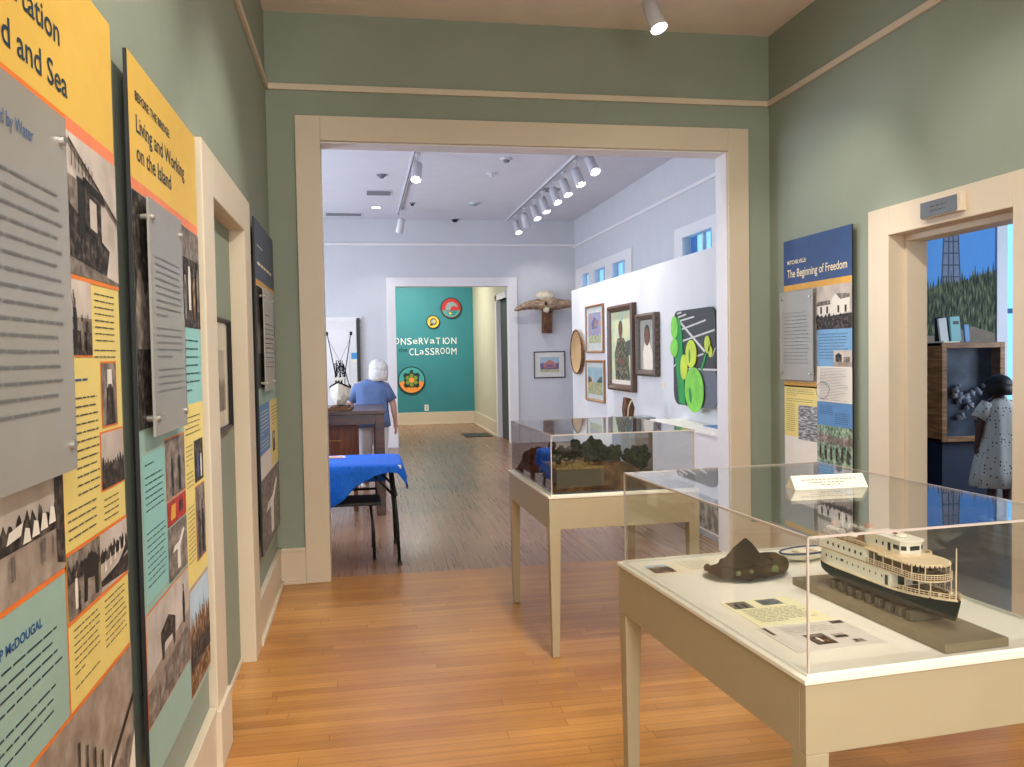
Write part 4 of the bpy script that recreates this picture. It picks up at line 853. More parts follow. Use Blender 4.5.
    # aft top: lifeboats on davits, funnel, mast
    for x in (.35, .40, .445):
        for s_ in (-1, 1):
            b_ = MB(); 
            b_.ell((x, s_*.036, z2+.020), (.021, .009, .008), 'ship_white', 14, 7); lb = b_.build('lifeboat', t, smooth=True)
            d2 = MB()
            for dx in (-.013, .013): d2.tube([(x+dx, s_*.047, z2+.003), (x+dx, s_*.049, z2+.026), (x+dx, s_*.040, z2+.032), (x+dx, s_*.036, z2+.027)], .0008, 'ship_cream', 5)
            d2.build('davit', lb)
    q = MB(); q.tube([(.325, 0, z2+.003), (.33, 0, z2+.05)], [.012, .011], 'ship_white', 14); f_ = q.build('funnel', t)
    MB().tube([(.3292, 0, z2+.042), (.3302, 0, z2+.052)], .0116, 'ship_orange', 14).build('funnel_band', f_)
    q = MB(); q.tube([(.44, 0, z2+.003), (.443, 0, z2+.066)], [.0016, .0008], 'ship_cream', 6); 
    for dz, w_ in ((.05, .018), (.036, .012)): q.tube([(.442, -w_, z2+dz), (.442, w_, z2+dz)], .0007, 'ship_cream', 5)
    q.build('mast', t)
    q = MB(); 
    for s_ in (-1, 1): q.tube([(.442, 0, z2+.063), (.47, s_*.05, z2+.004)], .0004, 'ship_cream', 4); q.tube([(.442, 0, z2+.063), (.36, s_*.05, z2+.004)], .0004, 'ship_cream', 4)
    q.tube([(.474, 0, z2+.004), (.482, 0, z2+.034)], .0008, 'ship_cream', 5); q.build('rigging', t)
    MB().box(.480, -.014, z2+.018, .4815, .006, z2+.032, 'ship_orange').build('stern_flag', t)
    q = MB(); q.tube([(.012, 0, .098), (.010, 0, .222)], [.0022, .0014], 'ship_cream', 6); q.build('jack_staff', t)
    q = MB(); q.tube([(.045, -.016, .097), (.045, -.016, .108)], .005, 'ship_cream', 8).tube([(.05, .012, .097), (.05, .012, .106)], .004, 'ship_cream', 8).ell((.075, 0, .101), (.014, .01, .005), 'deck_brown', 10, 6); q.build('windlass', t, smooth=True)
    q = MB(); q.ell((.052, .046*.83, .093), (.004, .003, .004), 'hull_black', 8, 6).ell((.052, -.046*.83, .093), (.004, .003, .004), 'hull_black', 8, 6); q.build('anchor', t)
    # stern deck railing
    MB().box(.476, -.045, .092, .483, .045, .095, 'ship_cream').build('stern_grating', t)
ferry()
# small blue-and-white dish-like boat behind the ferry stern
t = thing('boat_model', 'small white boat model with dark blue rim behind the ferry stern', 'model boat', w1(.60, -.175, .8), A1+.15)
b_ = MB(); rings = []
for s_, z in ((.35, .0), (.8, .012), (1, .03), (1.02, .032), (.9, .03), (.6, .012)):
    rings.append([(.10*s_*math.cos(2*PI*k/28), .045*s_*math.sin(2*PI*k/28), z) for k in range(28)])
b_.loft(rings, 'ship_white'); b_.build('hull', t, smooth=True)
b_ = MB(); b_.tube([(.102*math.cos(2*PI*k/28), .046*math.sin(2*PI*k/28), .032) for k in range(29)], .0035, 'boat_blue', 8); b_.build('rim', t, smooth=True)
b_ = MB(); b_.box(-.03, -.035, .024, -.02, .035, .028, 'ship_cream').box(.03, -.035, .024, .04, .035, .028, 'ship_cream'); b_.build('thwart', t)

# ------------------------------------------------------------------ landscape model in the far case
def diorama():
    t = thing('landscape_model', 'dark wooded landscape model with trees and an olive block under clear cover', 'diorama', w2(.02+.02, -1.0+.02, .8), A2)
    # local: x 0..0.75, y 0..0.94
    X_, Y_ = .74, .95
    MB().box(0, 0, 0, X_, Y_, .012, 'model_water').build('base_board', t)
    def hgt(x, y):
        pl_ = 1/(1+math.exp(-(.50-x)*22))
        h = .02+.065*pl_+.03*math.exp(-((x-.36)**2)/.02)
        h *= .75+.5*(noise.noise(Vector((x*6, y*6, 2)))+.5)
        edge = min(1, max(0, (x)/.03), 1)*min(1, max(0, (X_-x)/.2))*min(1, max(0, (y)/.02))*min(1, max(0, (Y_-y)/.1))
        return .012+h*edge**.6
    n, k = 40, 44; m_ = MB(); vs = []
    for i in range(n+1):
        for j in range(k+1): x, y = X_*i/n, Y_*j/k; vs.append((x, y, hgt(x, y) if 0 < i < n and 0 < j < k else .012))
    m_.add(vs, [(i*(k+1)+j, (i+1)*(k+1)+j, (i+1)*(k+1)+j+1, i*(k+1)+j+1) for i in range(n) for j in range(k)], 'earth_brown'); m_.build('terrain', t, smooth=True)
    MB().box(.015, .005, .012, .255, .30, .125, 'olive_wall').box(.012, .002, .122, .258, .303, .130, 'dry_grass').build('fort_block', t)
    MB().box(.02, .001, .012, .25, .004, .03, 'earth_brown').build('ditch', t)
    rnd = random.Random(5)
    def tree(x, y, z, h, r, s):
        T = bpy.data.objects.new('tree', None); COL.objects.link(T); T.parent = t; T.location = (x, y, z)
        MB().tube([(0, 0, 0), (0.003, 0, h*.6)], [.004, .0025], 'old_wood', 5).build('trunk', T)
        f = MB()
        for q in range(13): f.blob((rnd.uniform(-r, r)*.7, rnd.uniform(-r, r)*.7, h*(.35+.58*rnd.random())), r*rnd.uniform(.3, .48), 'foliage_dark', s*9+q, .45, 10, 7)
        f.build('foliage', T, smooth=True)
    for (x, y, z, h, r) in ((.03, .06, .13, .085, .03), (.09, .1, .13, .10, .034), (.20, .07, .13, .07, .026), (.155, .2, .13, .05, .03), (.24, .28, .12, .12, .05), (.28, .2, .09, .15, .05), (.31, .34, .09, .15, .055), (.33, .14, .08, .13, .045), (.38, .22, .09, .11, .045), (.42, .3, .08, .12, .05), (.52, .2, .05, .17, .045), (.50, .28, .05, .13, .05), (.46, .14, .06, .10, .045), (.56, .3, .04, .11, .05), (.06, .45, .06, .13, .05), (.04, .62, .05, .11, .05), (.15, .55, .07, .12, .05), (.3, .6, .08, .12, .05), (.05, .8, .04, .09, .045)):
        tree(x, y, z, h, r, int(x*100+y*37))
    for (x, y, z, rx, m_) in ((.36, .1, .075, .05, 'foliage_dark'), (.42, .07, .07, .045, 'earth_brown'), (.50, .08, .06, .045, 'foliage_dark'), (.60, .16, .045, .05, 'dry_grass'), (.66, .2, .03, .045, 'dry_grass'), (.55, .1, .05, .045, 'earth_brown'), (.3, .07, .08, .04, 'foliage_dark')):
        MB().blob((x, y, z), (rx, rx, rx*.6), m_, int(x*50), .4, 14, 9).build('bush', t, smooth=True)
    MB().box(.1, .02, .131, .125, .035, .14, 'dry_grass').build('model_hut', t)
diorama()
# ------------------------------------------------------------------ gallery beyond the opening
# old dark desk
def desk():
    t = thing('wooden_desk', 'tall dark mahogany desk behind the blue draped table', 'desk', (-.42, 8.55, 0))
    X0, X1, Y0, Y1 = -.64, .64, -.5, .62
    MB().box(X0, Y0, .955, X1, Y1, .99, 'dark_mahogany').build('desk_top', t, bevel=.005)
    m_ = MB(); m_.box(X0+.03, Y0+.03, .86, X1-.03, Y0+.055, .955, 'dark_mahogany').box(X0+.03, Y1-.055, .86, X1-.03, Y1-.03, .955, 'dark_mahogany').box(X0+.03, Y0+.03, .86, X0+.055, Y1-.03, .955, 'dark_mahogany').box(X1-.055, Y0+.03, .86, X1-.03, Y1-.03, .955, 'dark_mahogany'); m_.build('apron', t)
    for x in (X0+.01, X1-.095):
        for y in (Y0+.01, Y1-.095): MB().box(x, y, 0, x+.085, y+.085, .955, 'dark_mahogany').build('leg', t, bevel=.004)
    c = MB().box(X0+.1, -.28, .30, .39, .35, .86, 'cherry_wood').build('drawer_cabinet', t, bevel=.004)
    dpt = MB().box(X0+.14, -.292, .56, .36, -.28, .84, 'cherry_wood').build('drawer_front', c, bevel=.003)
    dp2 = MB().box(X0+.14, -.292, .33, .36, -.28, .54, 'cherry_wood').build('drawer_front', c, bevel=.003)
    MB().tube([(.12, -.292, .70), (.12, -.315, .70), (.22, -.315, .70), (.22, -.292, .70)], .006, 'brass', 8).build('drawer_handle', t)
    for x, y in ((X0+.12, -.2), (.35, -.2), (X0+.12, .3), (.35, .3)): MB().box(x-.02, y-.02, 0, x+.02, y+.02, .3, 'cherry_wood').build('cabinet_foot', t)
desk()
# model shrimp boat on the desk
def shrimp():
    t = thing('boat_model', 'model shrimp boat with raised outriggers on the dark desk', 'model boat', (-.195, 8.35, .99), PI/2-.08)
    MB().box(-.17, -.11, 0, .17, .11, .022, 'old_wood').box(-.13, -.08, .022, .13, .08, .04, 'old_wood').build('wooden_stand', t, bevel=.003)
    h = MB(); rings = []
    for x, w_, zt, zb in ((-.19, .004, .27, .20), (-.16, .045, .245, .1), (-.1, .08, .225, .055), (0, .095, .21, .04), (.1, .09, .215, .04), (.16, .075, .225, .06), (.175, .07, .23, .1)):
        rings.append([(x, -w_, zt), (x, -w_*.92, zb+(zt-zb)*.45), (x, -w_*.35, zb), (x, w_*.35, zb), (x, w_*.92, zb+(zt-zb)*.45), (x, w_, zt)])
    h.loft(rings, 'ship_white'); h.build('hull', t)
    s_ = MB()
    for sy in (-1, 1): s_.tube([(-.19, 0, .27), (-.16, sy*.046, .248), (-.1, sy*.081, .228), (0, sy*.096, .213), (.1, sy*.091, .218), (.175, sy*.071, .233)], .008, 'hull_black', 6)
    s_.build('gunwale', t)
    k = MB().box(-.11, -.05, .21, .02, .05, .30, 'ship_white').box(-.12, -.058, .30, .03, .058, .31, 'ship_white').build('wheelhouse', t)
    w_ = MB()
    for y in (-.035, -.008, .018): w_.box(-.1125, y, .25, -.11, y+.018, .285, 'ship_window')
    for sy in (-1, 1): w_.box(-.09, sy*.0502, .25, -.06, sy*.0515, .285, 'ship_window').box(-.04, sy*.0502, .25, -.01, sy*.0515, .285, 'ship_window')
    w_.build('window', k)
    MB().tube([(.03, 0, .2), (.03, 0, .47)], [.007, .004], 'hull_black', 8).build('mast', t)
    for sy in (-1, 1):
        o = MB().tube([(.03, sy*.03, .25), (.0, sy*.115, .75)], [.006, .004], 'hull_black', 6).build('outrigger', t)
        MB().tube([(.0, sy*.115, .75), (.0, sy*.113, .715)], .012, 'hull_black', 8).tube([(.03, 0, .46), (0, sy*.112, .70)], .0014, 'hull_black', 4).build('stay', o)
        MB().tube([(.15, sy*.07, .23), (.06, sy*.03, .44)], .005, 'hull_black', 6).build('boom', t)
    r_ = MB(); rnd = random.Random(3)
    for q in range(16): r_.tube([(rnd.uniform(-.05, .1), rnd.uniform(-.06, .06), rnd.uniform(.28, .33)), (.03+rnd.uniform(-.02, .02), rnd.uniform(-.05, .05), rnd.uniform(.42, .48))], .003, 'hull_black', 4)
    o = r_.build('hanging_nets', t); o['kind'] = 'stuff'
shrimp()
# folding table under a royal blue cloth
def blue_table():
    X0, X1, Y0, Y1, Z = -1.5, .285, 6.10, 6.82, .722
    t = thing('folding_table', 'folding table with black metal legs beneath the blue cloth', 'table', ((X0+X1)/2, (Y0+Y1)/2, 0))
    cx, cy_ = (X0+X1)/2, (Y0+Y1)/2; hx, hy = (X1-X0)/2-.01, (Y1-Y0)/2-.01
    MB().box(-hx, -hy, Z-.035, hx, hy, Z-.004, 'plastic_white').build('table_top', t, bevel=.01)
    for sx in (-1, 1):
        xf = sx*(hx-.04)
        for sy in (-1, 1):
            l = MB().tube([(xf-sx*.03, sy*(hy-.05), Z-.035), (xf, sy*(hy-.02), .30), (xf+sx*.01, sy*(hy-.005), .0)], .0125, 'black_metal', 10).build('leg', t, smooth=True)
            MB().tube([(xf+sx*.01, sy*(hy-.005), .0), (xf+sx*.009, sy*(hy-.006), .03)], .016, 'black_board', 10).build('foot_cap', l)
            MB().tube([(xf-sx*.20, sy*(hy-.05), Z-.035), (xf-sx*.005, sy*(hy-.03), .48)], .010, 'black_metal', 8).build('brace', t, smooth=True)
        MB().tube([(xf, -hy+.02, .50), (xf, hy-.02, .50)], .009, 'black_metal', 8).build('crossbar', t)
    # cloth
    n = 160; rc = .09; per = []
    for i in range(n):
        a = 2*PI*i/n; c_, s_ = math.cos(a), math.sin(a)
        k = 1/max(abs(c_)/(hx+.012), abs(s_)/(hy+.012)); x, y = c_*k, s_*k
        # round the corners
        ex, ey = hx+.012-rc, hy+.012-rc
        if abs(x) > ex and abs(y) > ey:
            d = Vector((abs(x)-ex, abs(y)-ey)); 
            if d.length > 0: d = d.normalized()*rc
            x, y = math.copysign(ex+d.x, x), math.copysign(ey+d.y, y)
        per.append((x, y))
    # resample by arc length for even folds
    L = [0]
    for i in range(n): p, q = per[i], per[(i+1) % n]; L.append(L[-1]+math.hypot(q[0]-p[0], q[1]-p[1]))
    P = []; N = 260; j = 0
    for i in range(N):
        s_ = L[-1]*i/N
        while L[j+1] < s_: j += 1
        f = (s_-L[j])/max(1e-6, L[j+1]-L[j]); p, q = per[j], per[(j+1) % n]; P.append((p[0]+(q[0]-p[0])*f, p[1]+(q[1]-p[1])*f))
    def drop(x, y):
        X = x+cx
        if y < -hy*.8:   # near side: skewed hem
            kx = [(-1.6, .40), (-.5, .40), (-.23, .285), (-.136, .225), (-.054, .14), (.086, .065), (.18, .045), (.236, .055), (.27, .13), (.3, .20)]
            for (a, da), (b, db) in zip(kx, kx[1:]):
                if X <= b: return da+(db-da)*max(0, min(1, (X-a)/(b-a)))
            return .2
        if x > hx*.9: return .20-.10*max(0, (y+hy)/(2*hy))
        return .22
    rings = [[(x*.2, y*.2, Z) for x, y in P], [(x*.6, y*.6, Z+.001) for x, y in P], [(x*.985, y*.985, Z+.001) for x, y in P], [(x, y, Z-.004) for x, y in P]]
    for k in range(1, 9):
        f = k/8; r = []
        for i, (x, y) in enumerate(P):
            nx = x-math.copysign(min(abs(x), hx-rc), x); ny = y-math.copysign(min(abs(y), hy-rc), y); d = Vector((nx, ny)); d = d.normalized() if d.length > 1e-5 else Vector((0, 0))
            dr_ = drop(x, y); fold = (.012*math.sin(i*.55)+.010*math.sin(i*.23+1))*f*min(1, dr_/.15)
            r.append((x+d.x*(.006+.02*f+fold), y+d.y*(.006+.02*f+fold), Z-.004-dr_*f))
        rings.append(r)
    m_ = MB(); m_.loft(rings, 'blue_cloth', cap=False); m_.add(rings[0], [tuple(range(N))], 'blue_cloth')
    o = m_.build('tablecloth', None, smooth=True, loc=(cx, cy_, 0)); so = o.modifiers.new('cloth thickness', 'SOLIDIFY'); so.thickness = .002; so.offset = 1
    tag(o, 'bright blue tablecloth with a hanging corner on the folding table', 'tablecloth')
blue_table()
t = thing('leaflet', 'pale leaflet lying on the far edge of the blue tablecloth', 'paper', (-.22, 6.66, .7265), .1)
MB().box(-.11, -.07, 0, .09, .07, .003, 'print_white').build('sheet', t); MB().box(-.09, -.05, .0031, .07, .02, .0036, 'print_coral').build('print', t)
# folding chair tucked beneath
t = thing('folding_chair', 'black folding chair tucked under the blue draped table', 'chair', (-.14, 6.50, 0))
MB().box(-.22, -.19, .40, .27, .19, .425, 'black_board').build('seat', t, bevel=.008)
for (x, y0_, y1_) in ((-.19, -.17, .2), (.19, -.17, .2)):
    MB().tube([(x, y0_+.02, .40), (x-.0+.02, y0_-.0, .2), (x+.02, y0_-.03, 0)], .0105, 'black_metal', 8).build('leg', t, smooth=True)
    MB().tube([(x, y1_-.05, .40), (x+.015, y1_, .2), (x+.015, y1_+.03, 0)], .0105, 'black_metal', 8).build('leg', t, smooth=True)
MB().tube([(-.19, .17, .47), (.24, .17, .47)], .010, 'black_metal', 8).tube([(.24, .17, .425), (.24, .17, .47)], .008, 'black_metal', 8).tube([(-.19, .17, .425), (-.19, .17, .47)], .008, 'black_metal', 8).build('back_rail', t)

# ------------------------------------------------------------------ pictures on the white partition (facing -X)
def pic_pastel(m_, a, b, c, d, dd):
    m_.quad(a, b, c, d, dd, 'mat_board'); a += .09; c -= .09; b += .10; d -= .07
    m_.quad(a, b, c, d, dd+.001, 'art_field'); m_.quad(a, b+.25*(d-b), c, d, dd+.0015, 'art_pastel'); w_ = c-a; h_ = d-b
    m_.poly([(a+.3*w_, b+.45*h_), (a+.75*w_, b+.5*h_), (a+.8*w_, b+.72*h_), (a+.5*w_, b+.86*h_), (a+.25*w_, b+.65*h_)], dd+.002, 'art_purple')
    m_.poly([(a+.45*w_, b+.5*h_), (a+.8*w_, b+.55*h_), (a+.6*w_, b+.8*h_)], dd+.0025, 'art_pink')
def pic_marsh(m_, a, b, c, d, dd):
    m_.quad(a, b, c, d, dd, 'mat_board'); a += .07; c -= .07; b += .06; d -= .06; w_ = c-a; h_ = d-b
    m_.quad(a, b, c, b+.45*h_, dd+.001, 'art_field'); m_.quad(a, b+.45*h_, c, d, dd+.001, 'art_skyblue')
    m_.poly([(a, b+.45*h_), (a+.3*w_, b+.45*h_), (a+.27*w_, b+.58*h_), (a+.12*w_, b+.66*h_), (a, b+.6*h_)], dd+.0015, 'art_tree')
    m_.poly([(a+.6*w_, b+.45*h_), (c, b+.45*h_), (c, b+.7*h_), (a+.8*w_, b+.62*h_)], dd+.0015, 'art_tree')
def figure(m_, a, b, c, d, dd, coat, skin, hair, hx, hy, hr):
    w_ = c-a; h_ = d-b; X = lambda x: a+x*w_; Z = lambda z: b+z*h_
    m_.poly([(X(hx-.26), b), (X(hx+.42), b), (X(hx+.36), Z(hy-.32)), (X(hx+.16), Z(hy-.13)), (X(hx-.14), Z(hy-.13)), (X(hx-.3), Z(hy-.34))], dd+.002, coat)
    m_.poly([(X(hx-.05), Z(hy-.17)), (X(hx+.06), Z(hy-.17)), (X(hx+.06), Z(hy)), (X(hx-.05), Z(hy))], dd+.0024, skin)
    m_.poly([(X(hx)+hr*1.05*math.cos(q), Z(hy)+hr*1.3*math.sin(q)+.006) for q in [2*PI*i/16 for i in range(16)]], dd+.0026, hair)
    m_.poly([(X(hx)+hr*.85*math.cos(q), Z(hy)+hr*1.15*math.sin(q)-.008) for q in [2*PI*i/16 for i in range(16)]], dd+.003, skin)
    m_.poly([(X(hx)-hr*.5, Z(hy)+hr*.05), (X(hx)-hr*.15, Z(hy)+hr*.05), (X(hx)-hr*.15, Z(hy)+hr*.2), (X(hx)-hr*.5, Z(hy)+hr*.2)], dd+.0034, hair)
    m_.poly([(X(hx)+hr*.15, Z(hy)+hr*.05), (X(hx)+hr*.5, Z(hy)+hr*.05), (X(hx)+hr*.5, Z(hy)+hr*.2), (X(hx)+hr*.15, Z(hy)+hr*.2)], dd+.0034, hair)
    m_.poly([(X(hx)-hr*.25, Z(hy)-hr*.6), (X(hx)+hr*.25, Z(hy)-hr*.6), (X(hx)+hr*.2, Z(hy)-hr*.5), (X(hx)-hr*.2, Z(hy)-hr*.5)], dd+.0034, hair)
def pic_coat(m_, a, b, c, d, dd):
    m_.quad(a, b, c, d, dd, 'art_sky'); w_ = c-a; h_ = d-b
    m_.quad(a, b, c, b+.06*h_, dd+.001, 'art_shirt'); m_.poly([(a+.6*w_, b+.4*h_), (c, b+.4*h_), (c, b+.62*h_), (a+.7*w_, b+.58*h_)], dd+.001, 'art_tree')
    figure(m_, a, b+.06*h_, c, d, dd, 'art_coat', 'art_skin', 'frame_black', .46, .74, .075)
    m_.poly([(a+.3*w_, b+.3*h_), (a+.62*w_, b+.26*h_), (a+.66*w_, b+.31*h_), (a+.4*w_, b+.37*h_)], dd+.0025, 'art_skin')
def pic_shirt(m_, a, b, c, d, dd):
    m_.quad(a, b, c, d, dd, 'art_grey'); figure(m_, a, b, c, d, dd, 'art_shirt', 'art_skin', 'frame_black', .48, .68, .085)
framed('framed_picture', 'small framed pastel picture, upper of two, on the white partition', 'picture', (PX, 10.63, 1.49), -PI/2, .82, .62, .03, 'frame_gold_oak', pic_pastel, .03)
framed('framed_picture', 'small framed marsh landscape, lower of two, on the white partition', 'picture', (PX, 10.64, .86), -PI/2, .88, .54, .035, 'frame_gold_oak', pic_marsh, .03)
framed('framed_painting', 'largest framed portrait on the partition, figure in a grey-green coat', 'painting', (PX, 9.44, 1.05), -PI/2, .94, .99, .075, 'frame_brown', pic_coat, .07, glass=False)
framed('framed_painting', 'framed portrait of a person in a white shirt, carved grey-brown frame', 'painting', (PX, 8.54, 1.24), -PI/2, .60, .66, .07, 'frame_grey_brown', pic_shirt, .07, glass=False)
fr = [o for o in COL.objects if o.name.startswith('framed_painting')][-1]
sc_ = MB()
for i in range(9): sc_.ell((-.305, -.02, .04+i*.072), (.014, .018, .03), 'frame_grey_brown', 8, 6); sc_.ell((.305, -.02, .04+i*.072), (.014, .018, .03), 'frame_grey_brown', 8, 6)
sc_.build('carved_edge', fr, smooth=True)
# round woven basket tray
t = thing('basket_tray', 'round shallow woven basket tray at the far end of the partition', 'basket', (PX, 11.45, 1.51), -PI/2)
b_ = MB(); rings = []
for s_, d_ in ((.02, .012), (.3, .012), (.6, .014), (.8, .02), (.95, .045), (1, .055), (1.0, .05), (.94, .035), (.78, .006), (.3, .001)):
    rings.append([(.31*s_*math.cos(2*PI*k/36), -d_, .30*s_*math.sin(2*PI*k/36)) for k in range(36)])
b_.loft(rings, 'basket_weave'); b_.build('woven_body', t, smooth=True)
r_ = MB(); r_.tube([(.31*math.cos(2*PI*k/36), -.052, .30*math.sin(2*PI*k/36)) for k in range(37)], .011, 'old_wood', 8); r_.build('rim', t, smooth=True)
# black board with painted cacti
t = thing('painted_board', 'rounded black board with bright green painted cacti on the partition', 'painting', (PX, 7.67, 1.0), -PI/2)
W_, H_ = .97, .87
def rrect(x0, z0, x1, z1, r, n=6):
    P = []
    for cx_, cz_, a0 in ((x1-r, z0+r, -PI/2), (x1-r, z1-r, 0), (x0+r, z1-r, PI/2), (x0+r, z0+r, PI)):
        for i in range(n+1): a = a0+PI/2*i/n; P.append((cx_+r*math.cos(a), cz_+r*math.sin(a)))
    return P
MB().prism(rrect(0, 0, W_, H_, .12), -.075, -.05, 'slate_black', 'y').build('board', t)
MB().box(.12, -.05, .12, .88, -.002, .18, 'slate_black').box(.12, -.05, .68, .88, -.002, .74, 'slate_black').build('wall_batten', t)
m_ = MB(); m_.prism(rrect(.34, .0, 1.0, .34, .10), -.0762, -.075, 'slate_grey', 'y'); m_.build('grey_ground', t)
m_ = MB()
for (x0, z0, x1, z1) in ((.11, .845, .22, .855), (.13, .81, .33, .83), (.15, .775, .52, .80), (.2, .695, .78, .76), (.24, .59, .96, .67), (0.0, .35, .07, .375), (.57, .45, .72, .47), (.34, .335, 1.0, .335), (.90, .44, .97, .52)):
    dx, dz = x1-x0, z1-z0; L_ = math.hypot(dx, dz); nx, nz = -dz/L_*.008, dx/L_*.008
    m_.poly([(x0+nx, z0+nz), (x1+nx, z1+nz), (x1-nx, z1-nz), (x0-nx, z0-nz)], .0765, 'chalk')
m_.poly([(.13, .775), (.15, .795), (.76, .50), (.74, .48)], .0768, 'chalk'); m_.build('chalk_line', t)
def ov(m_, cx_, cz_, rx, rz, d, mt, tilt=0, th=.006): m_.prism([(cx_+rx*math.cos(q)*math.cos(tilt)-rz*math.sin(q)*math.sin(tilt), cz_+rx*math.cos(q)*math.sin(tilt)+rz*math.sin(q)*math.cos(tilt)) for q in [2*PI*i/28 for i in range(28)]], -d-th, -d, mt, 'y')
m_ = MB(); m_.prism([(.16, .02), (.30, .0), (.28, .2), (.25, .45), (.24, .66), (.17, .80), (.08, .80), (.04, .6), (.08, .35)], -.082, -.0755, 'cactus_green', 'y'); m_.build('tall_cactus', t)
m_ = MB(); ov(m_, .06, .72, .09, .105, .082, 'cactus_lime'); m_.build('cactus_pad', t)
m_ = MB(); ov(m_, .05, .53, .10, .085, .082, 'cactus_lime', .2); m_.build('cactus_pad', t)
m_ = MB(); ov(m_, .46, .47, .125, .125, .082, 'cactus_yellow'); ov(m_, .43, .45, .02, .06, .0882, 'cactus_green', 0, .001); m_.build('cactus_pad', t)
m_ = MB(); ov(m_, .29, .35, .085, .115, .082, 'cactus_yellow'); m_.build('cactus_pad', t)
m_ = MB(); ov(m_, .54, .15, .215, .20, .089, 'cactus_lime', -.15); m_.build('large_cactus_pad', t)
m_ = MB(); ov(m_, .46, .10, .03, .07, .0952, 'cactus_green', .2, .001); m_.build('shade_mark', t)
m_ = MB(); m_.prism([(.66, .33), (.70, .33), (.80, .47), (.76, .47)], -.081, -.0755, 'cactus_green', 'y'); m_.build('flower_stem', t)
m_ = MB(); ov(m_, .82, .55, .06, .075, .079, 'cactus_yellow', .1); ov(m_, .88, .49, .04, .05, .079, 'cactus_yellow', .3); m_.build('cactus_flower', t)
# small wall labels on the partition
lab0 = thing('caption_card', 'tiny white caption card beside the white-shirt portrait', 'label', (PX, 8.14, 1.12), -PI/2)
MB().box(-.05, -.004, 0, .05, 0, .07, 'paper').build('card', lab0); lines(MB(), -.04, .04, .06, .01, .012, 'ink_faint', 2, .0045).build('print', lab0)
# framed photograph on the far wall and winged sculpture
def pic_dock(m_, a, b, c, d, dd):
    m_.quad(a, b, c, d, dd, 'mat_board'); a += .09; c -= .09; b += .08; d -= .08; w_ = c-a; h_ = d-b
    m_.quad(a, b, c, d, dd+.001, 'art_field'); m_.quad(a, b+.2*h_, c, b+.6*h_, dd+.0012, 'art_purple'); m_.quad(a, b+.6*h_, c, d, dd+.0012, 'art_skyblue')
    m_.poly([(a+.15*w_, b+.5*h_), (a+.5*w_, b+.85*h_), (a+.85*w_, b+.55*h_), (a+.8*w_, b+.3*h_), (a+.2*w_, b+.3*h_)], dd+.0018, 'art_pink'); m_.quad(a+.3*w_, b+.35*h_, a+.7*w_, b+.5*h_, dd+.0022, 'art_purple')
framed('framed_picture', 'small black framed picture on the far wall below the winged sculpture', 'picture', (3.14, GY, 1.08), 0, .54, .45, .018, 'frame_black', pic_dock, .025)
t = thing('winged_sculpture', 'bleached skull sculpture with brown spread wings on the far wall', 'sculpture', (3.08, GY, 2.2))
m_ = MB(); m_.prism([(-.07, -.36), (.08, -.37), (.10, .05), (-.06, .08)], -.16, 0, 'old_wood', 'y'); m_.build('wood_block', t, bevel=.01)
m_ = MB(); m_.blob((-.03, -.17, .25), (.15, .12, .09), 'bone', 3, .12, 18, 12); m_.blob((.04, -.19, .13), (.16, .09, .10), 'feather_brown', 5, .25, 14, 9); m_.build('skull', t, smooth=True)
m_ = MB(); m_.ell((-.04, -.27, .12), (.03, .02, .035), 'dark_void', 12, 8); m_.build('eye_socket', t, smooth=True)
m_ = MB(); m_.blob((-.02, -.2, .03), (.05, .05, .06), 'bone', 9, .3, 12, 8); m_.build('jaw', t, smooth=True)
for s_, ln_ in ((-1, .50), (1, .46)):
    m_ = MB(); n = 14; rings = []
    for i in range(n+1):
        f = i/n; x = s_*(.06+ln_*f); zc = .12+.02*math.sin(f*PI)-(.10*f*f if s_ < 0 else .02*f); w_ = (.11*(1-f)**.55+.015)*(1+.08*math.sin(i*2.2)); th = .03*(1-f)+.006; yb = -.16-.05*math.sin(f*PI)
        rings.append([(x, yb, zc+w_*.6), (x, yb-th, zc), (x, yb, zc-w_), (x, yb+th, zc)])
    m_.loft(rings, 'feather_brown'); m_.build('wing', t, smooth=True)

# pedestals and low display bench beside the partition
t = thing('pedestal', 'tall grey and taupe pedestal carrying the carved wooden piece', 'pedestal', (2.64, 8.05, 0))
MB().box(-.17, -.15, 0, -.03, .15, .84, 'pedestal_grey').build('grey_side', t); MB().box(-.03, -.15, 0, .17, .15, .84, 'taupe').build('plinth_body', t, bevel=.004); MB().box(-.18, -.16, .84, .18, .16, .86, 'pedestal_grey').build('cap', t, bevel=.003)
t = thing('carved_bowl', 'dark carved wooden piece with curved handle on the taupe pedestal', 'carving', (2.60, 8.05, .86), .2)
t.scale = (.72, .72, .88)
m_ = MB(); m_.prism([(-.07, 0), (.05, 0), (.07, .10), (.02, .2), (-.06, .22), (-.085, .08)], -.05, .05, 'old_wood', 'y'); m_.build('carved_body', t, bevel=.008)
m_ = MB(); m_.tube([(-.05, -.06, .0), (-.045, -.07, .10), (-.01, -.07, .17), (.05, -.06, .20)], [.01, .012, .01, .006], 'bone', 8); m_.build('curved_handle', t, smooth=True)
t = thing('display_bench', 'white built-out display bench with blue map strip along the partition', 'bench', (2.85, 6.9, 0))
MB().box(-.15, -.88, .05, .148, .75, .83, 'white_trim').build('bench_body', t, bevel=.004)
MB().box(-.17, -.90, .83, .148, .77, .858, 'mat_board').build('bench_top', t, bevel=.004)
MB().box(-.13, -.87, 0, .14, .74, .05, 'pedestal_grey').build('toe_kick', t)
MB().box(.0, -.8, .858, .13, -.1, .864, 'print_midblue').build('map_print', t)
MB().box(-.155, -.8, .07, -.15, -.25, .34, 'stone_photo').build('stone_print', t)
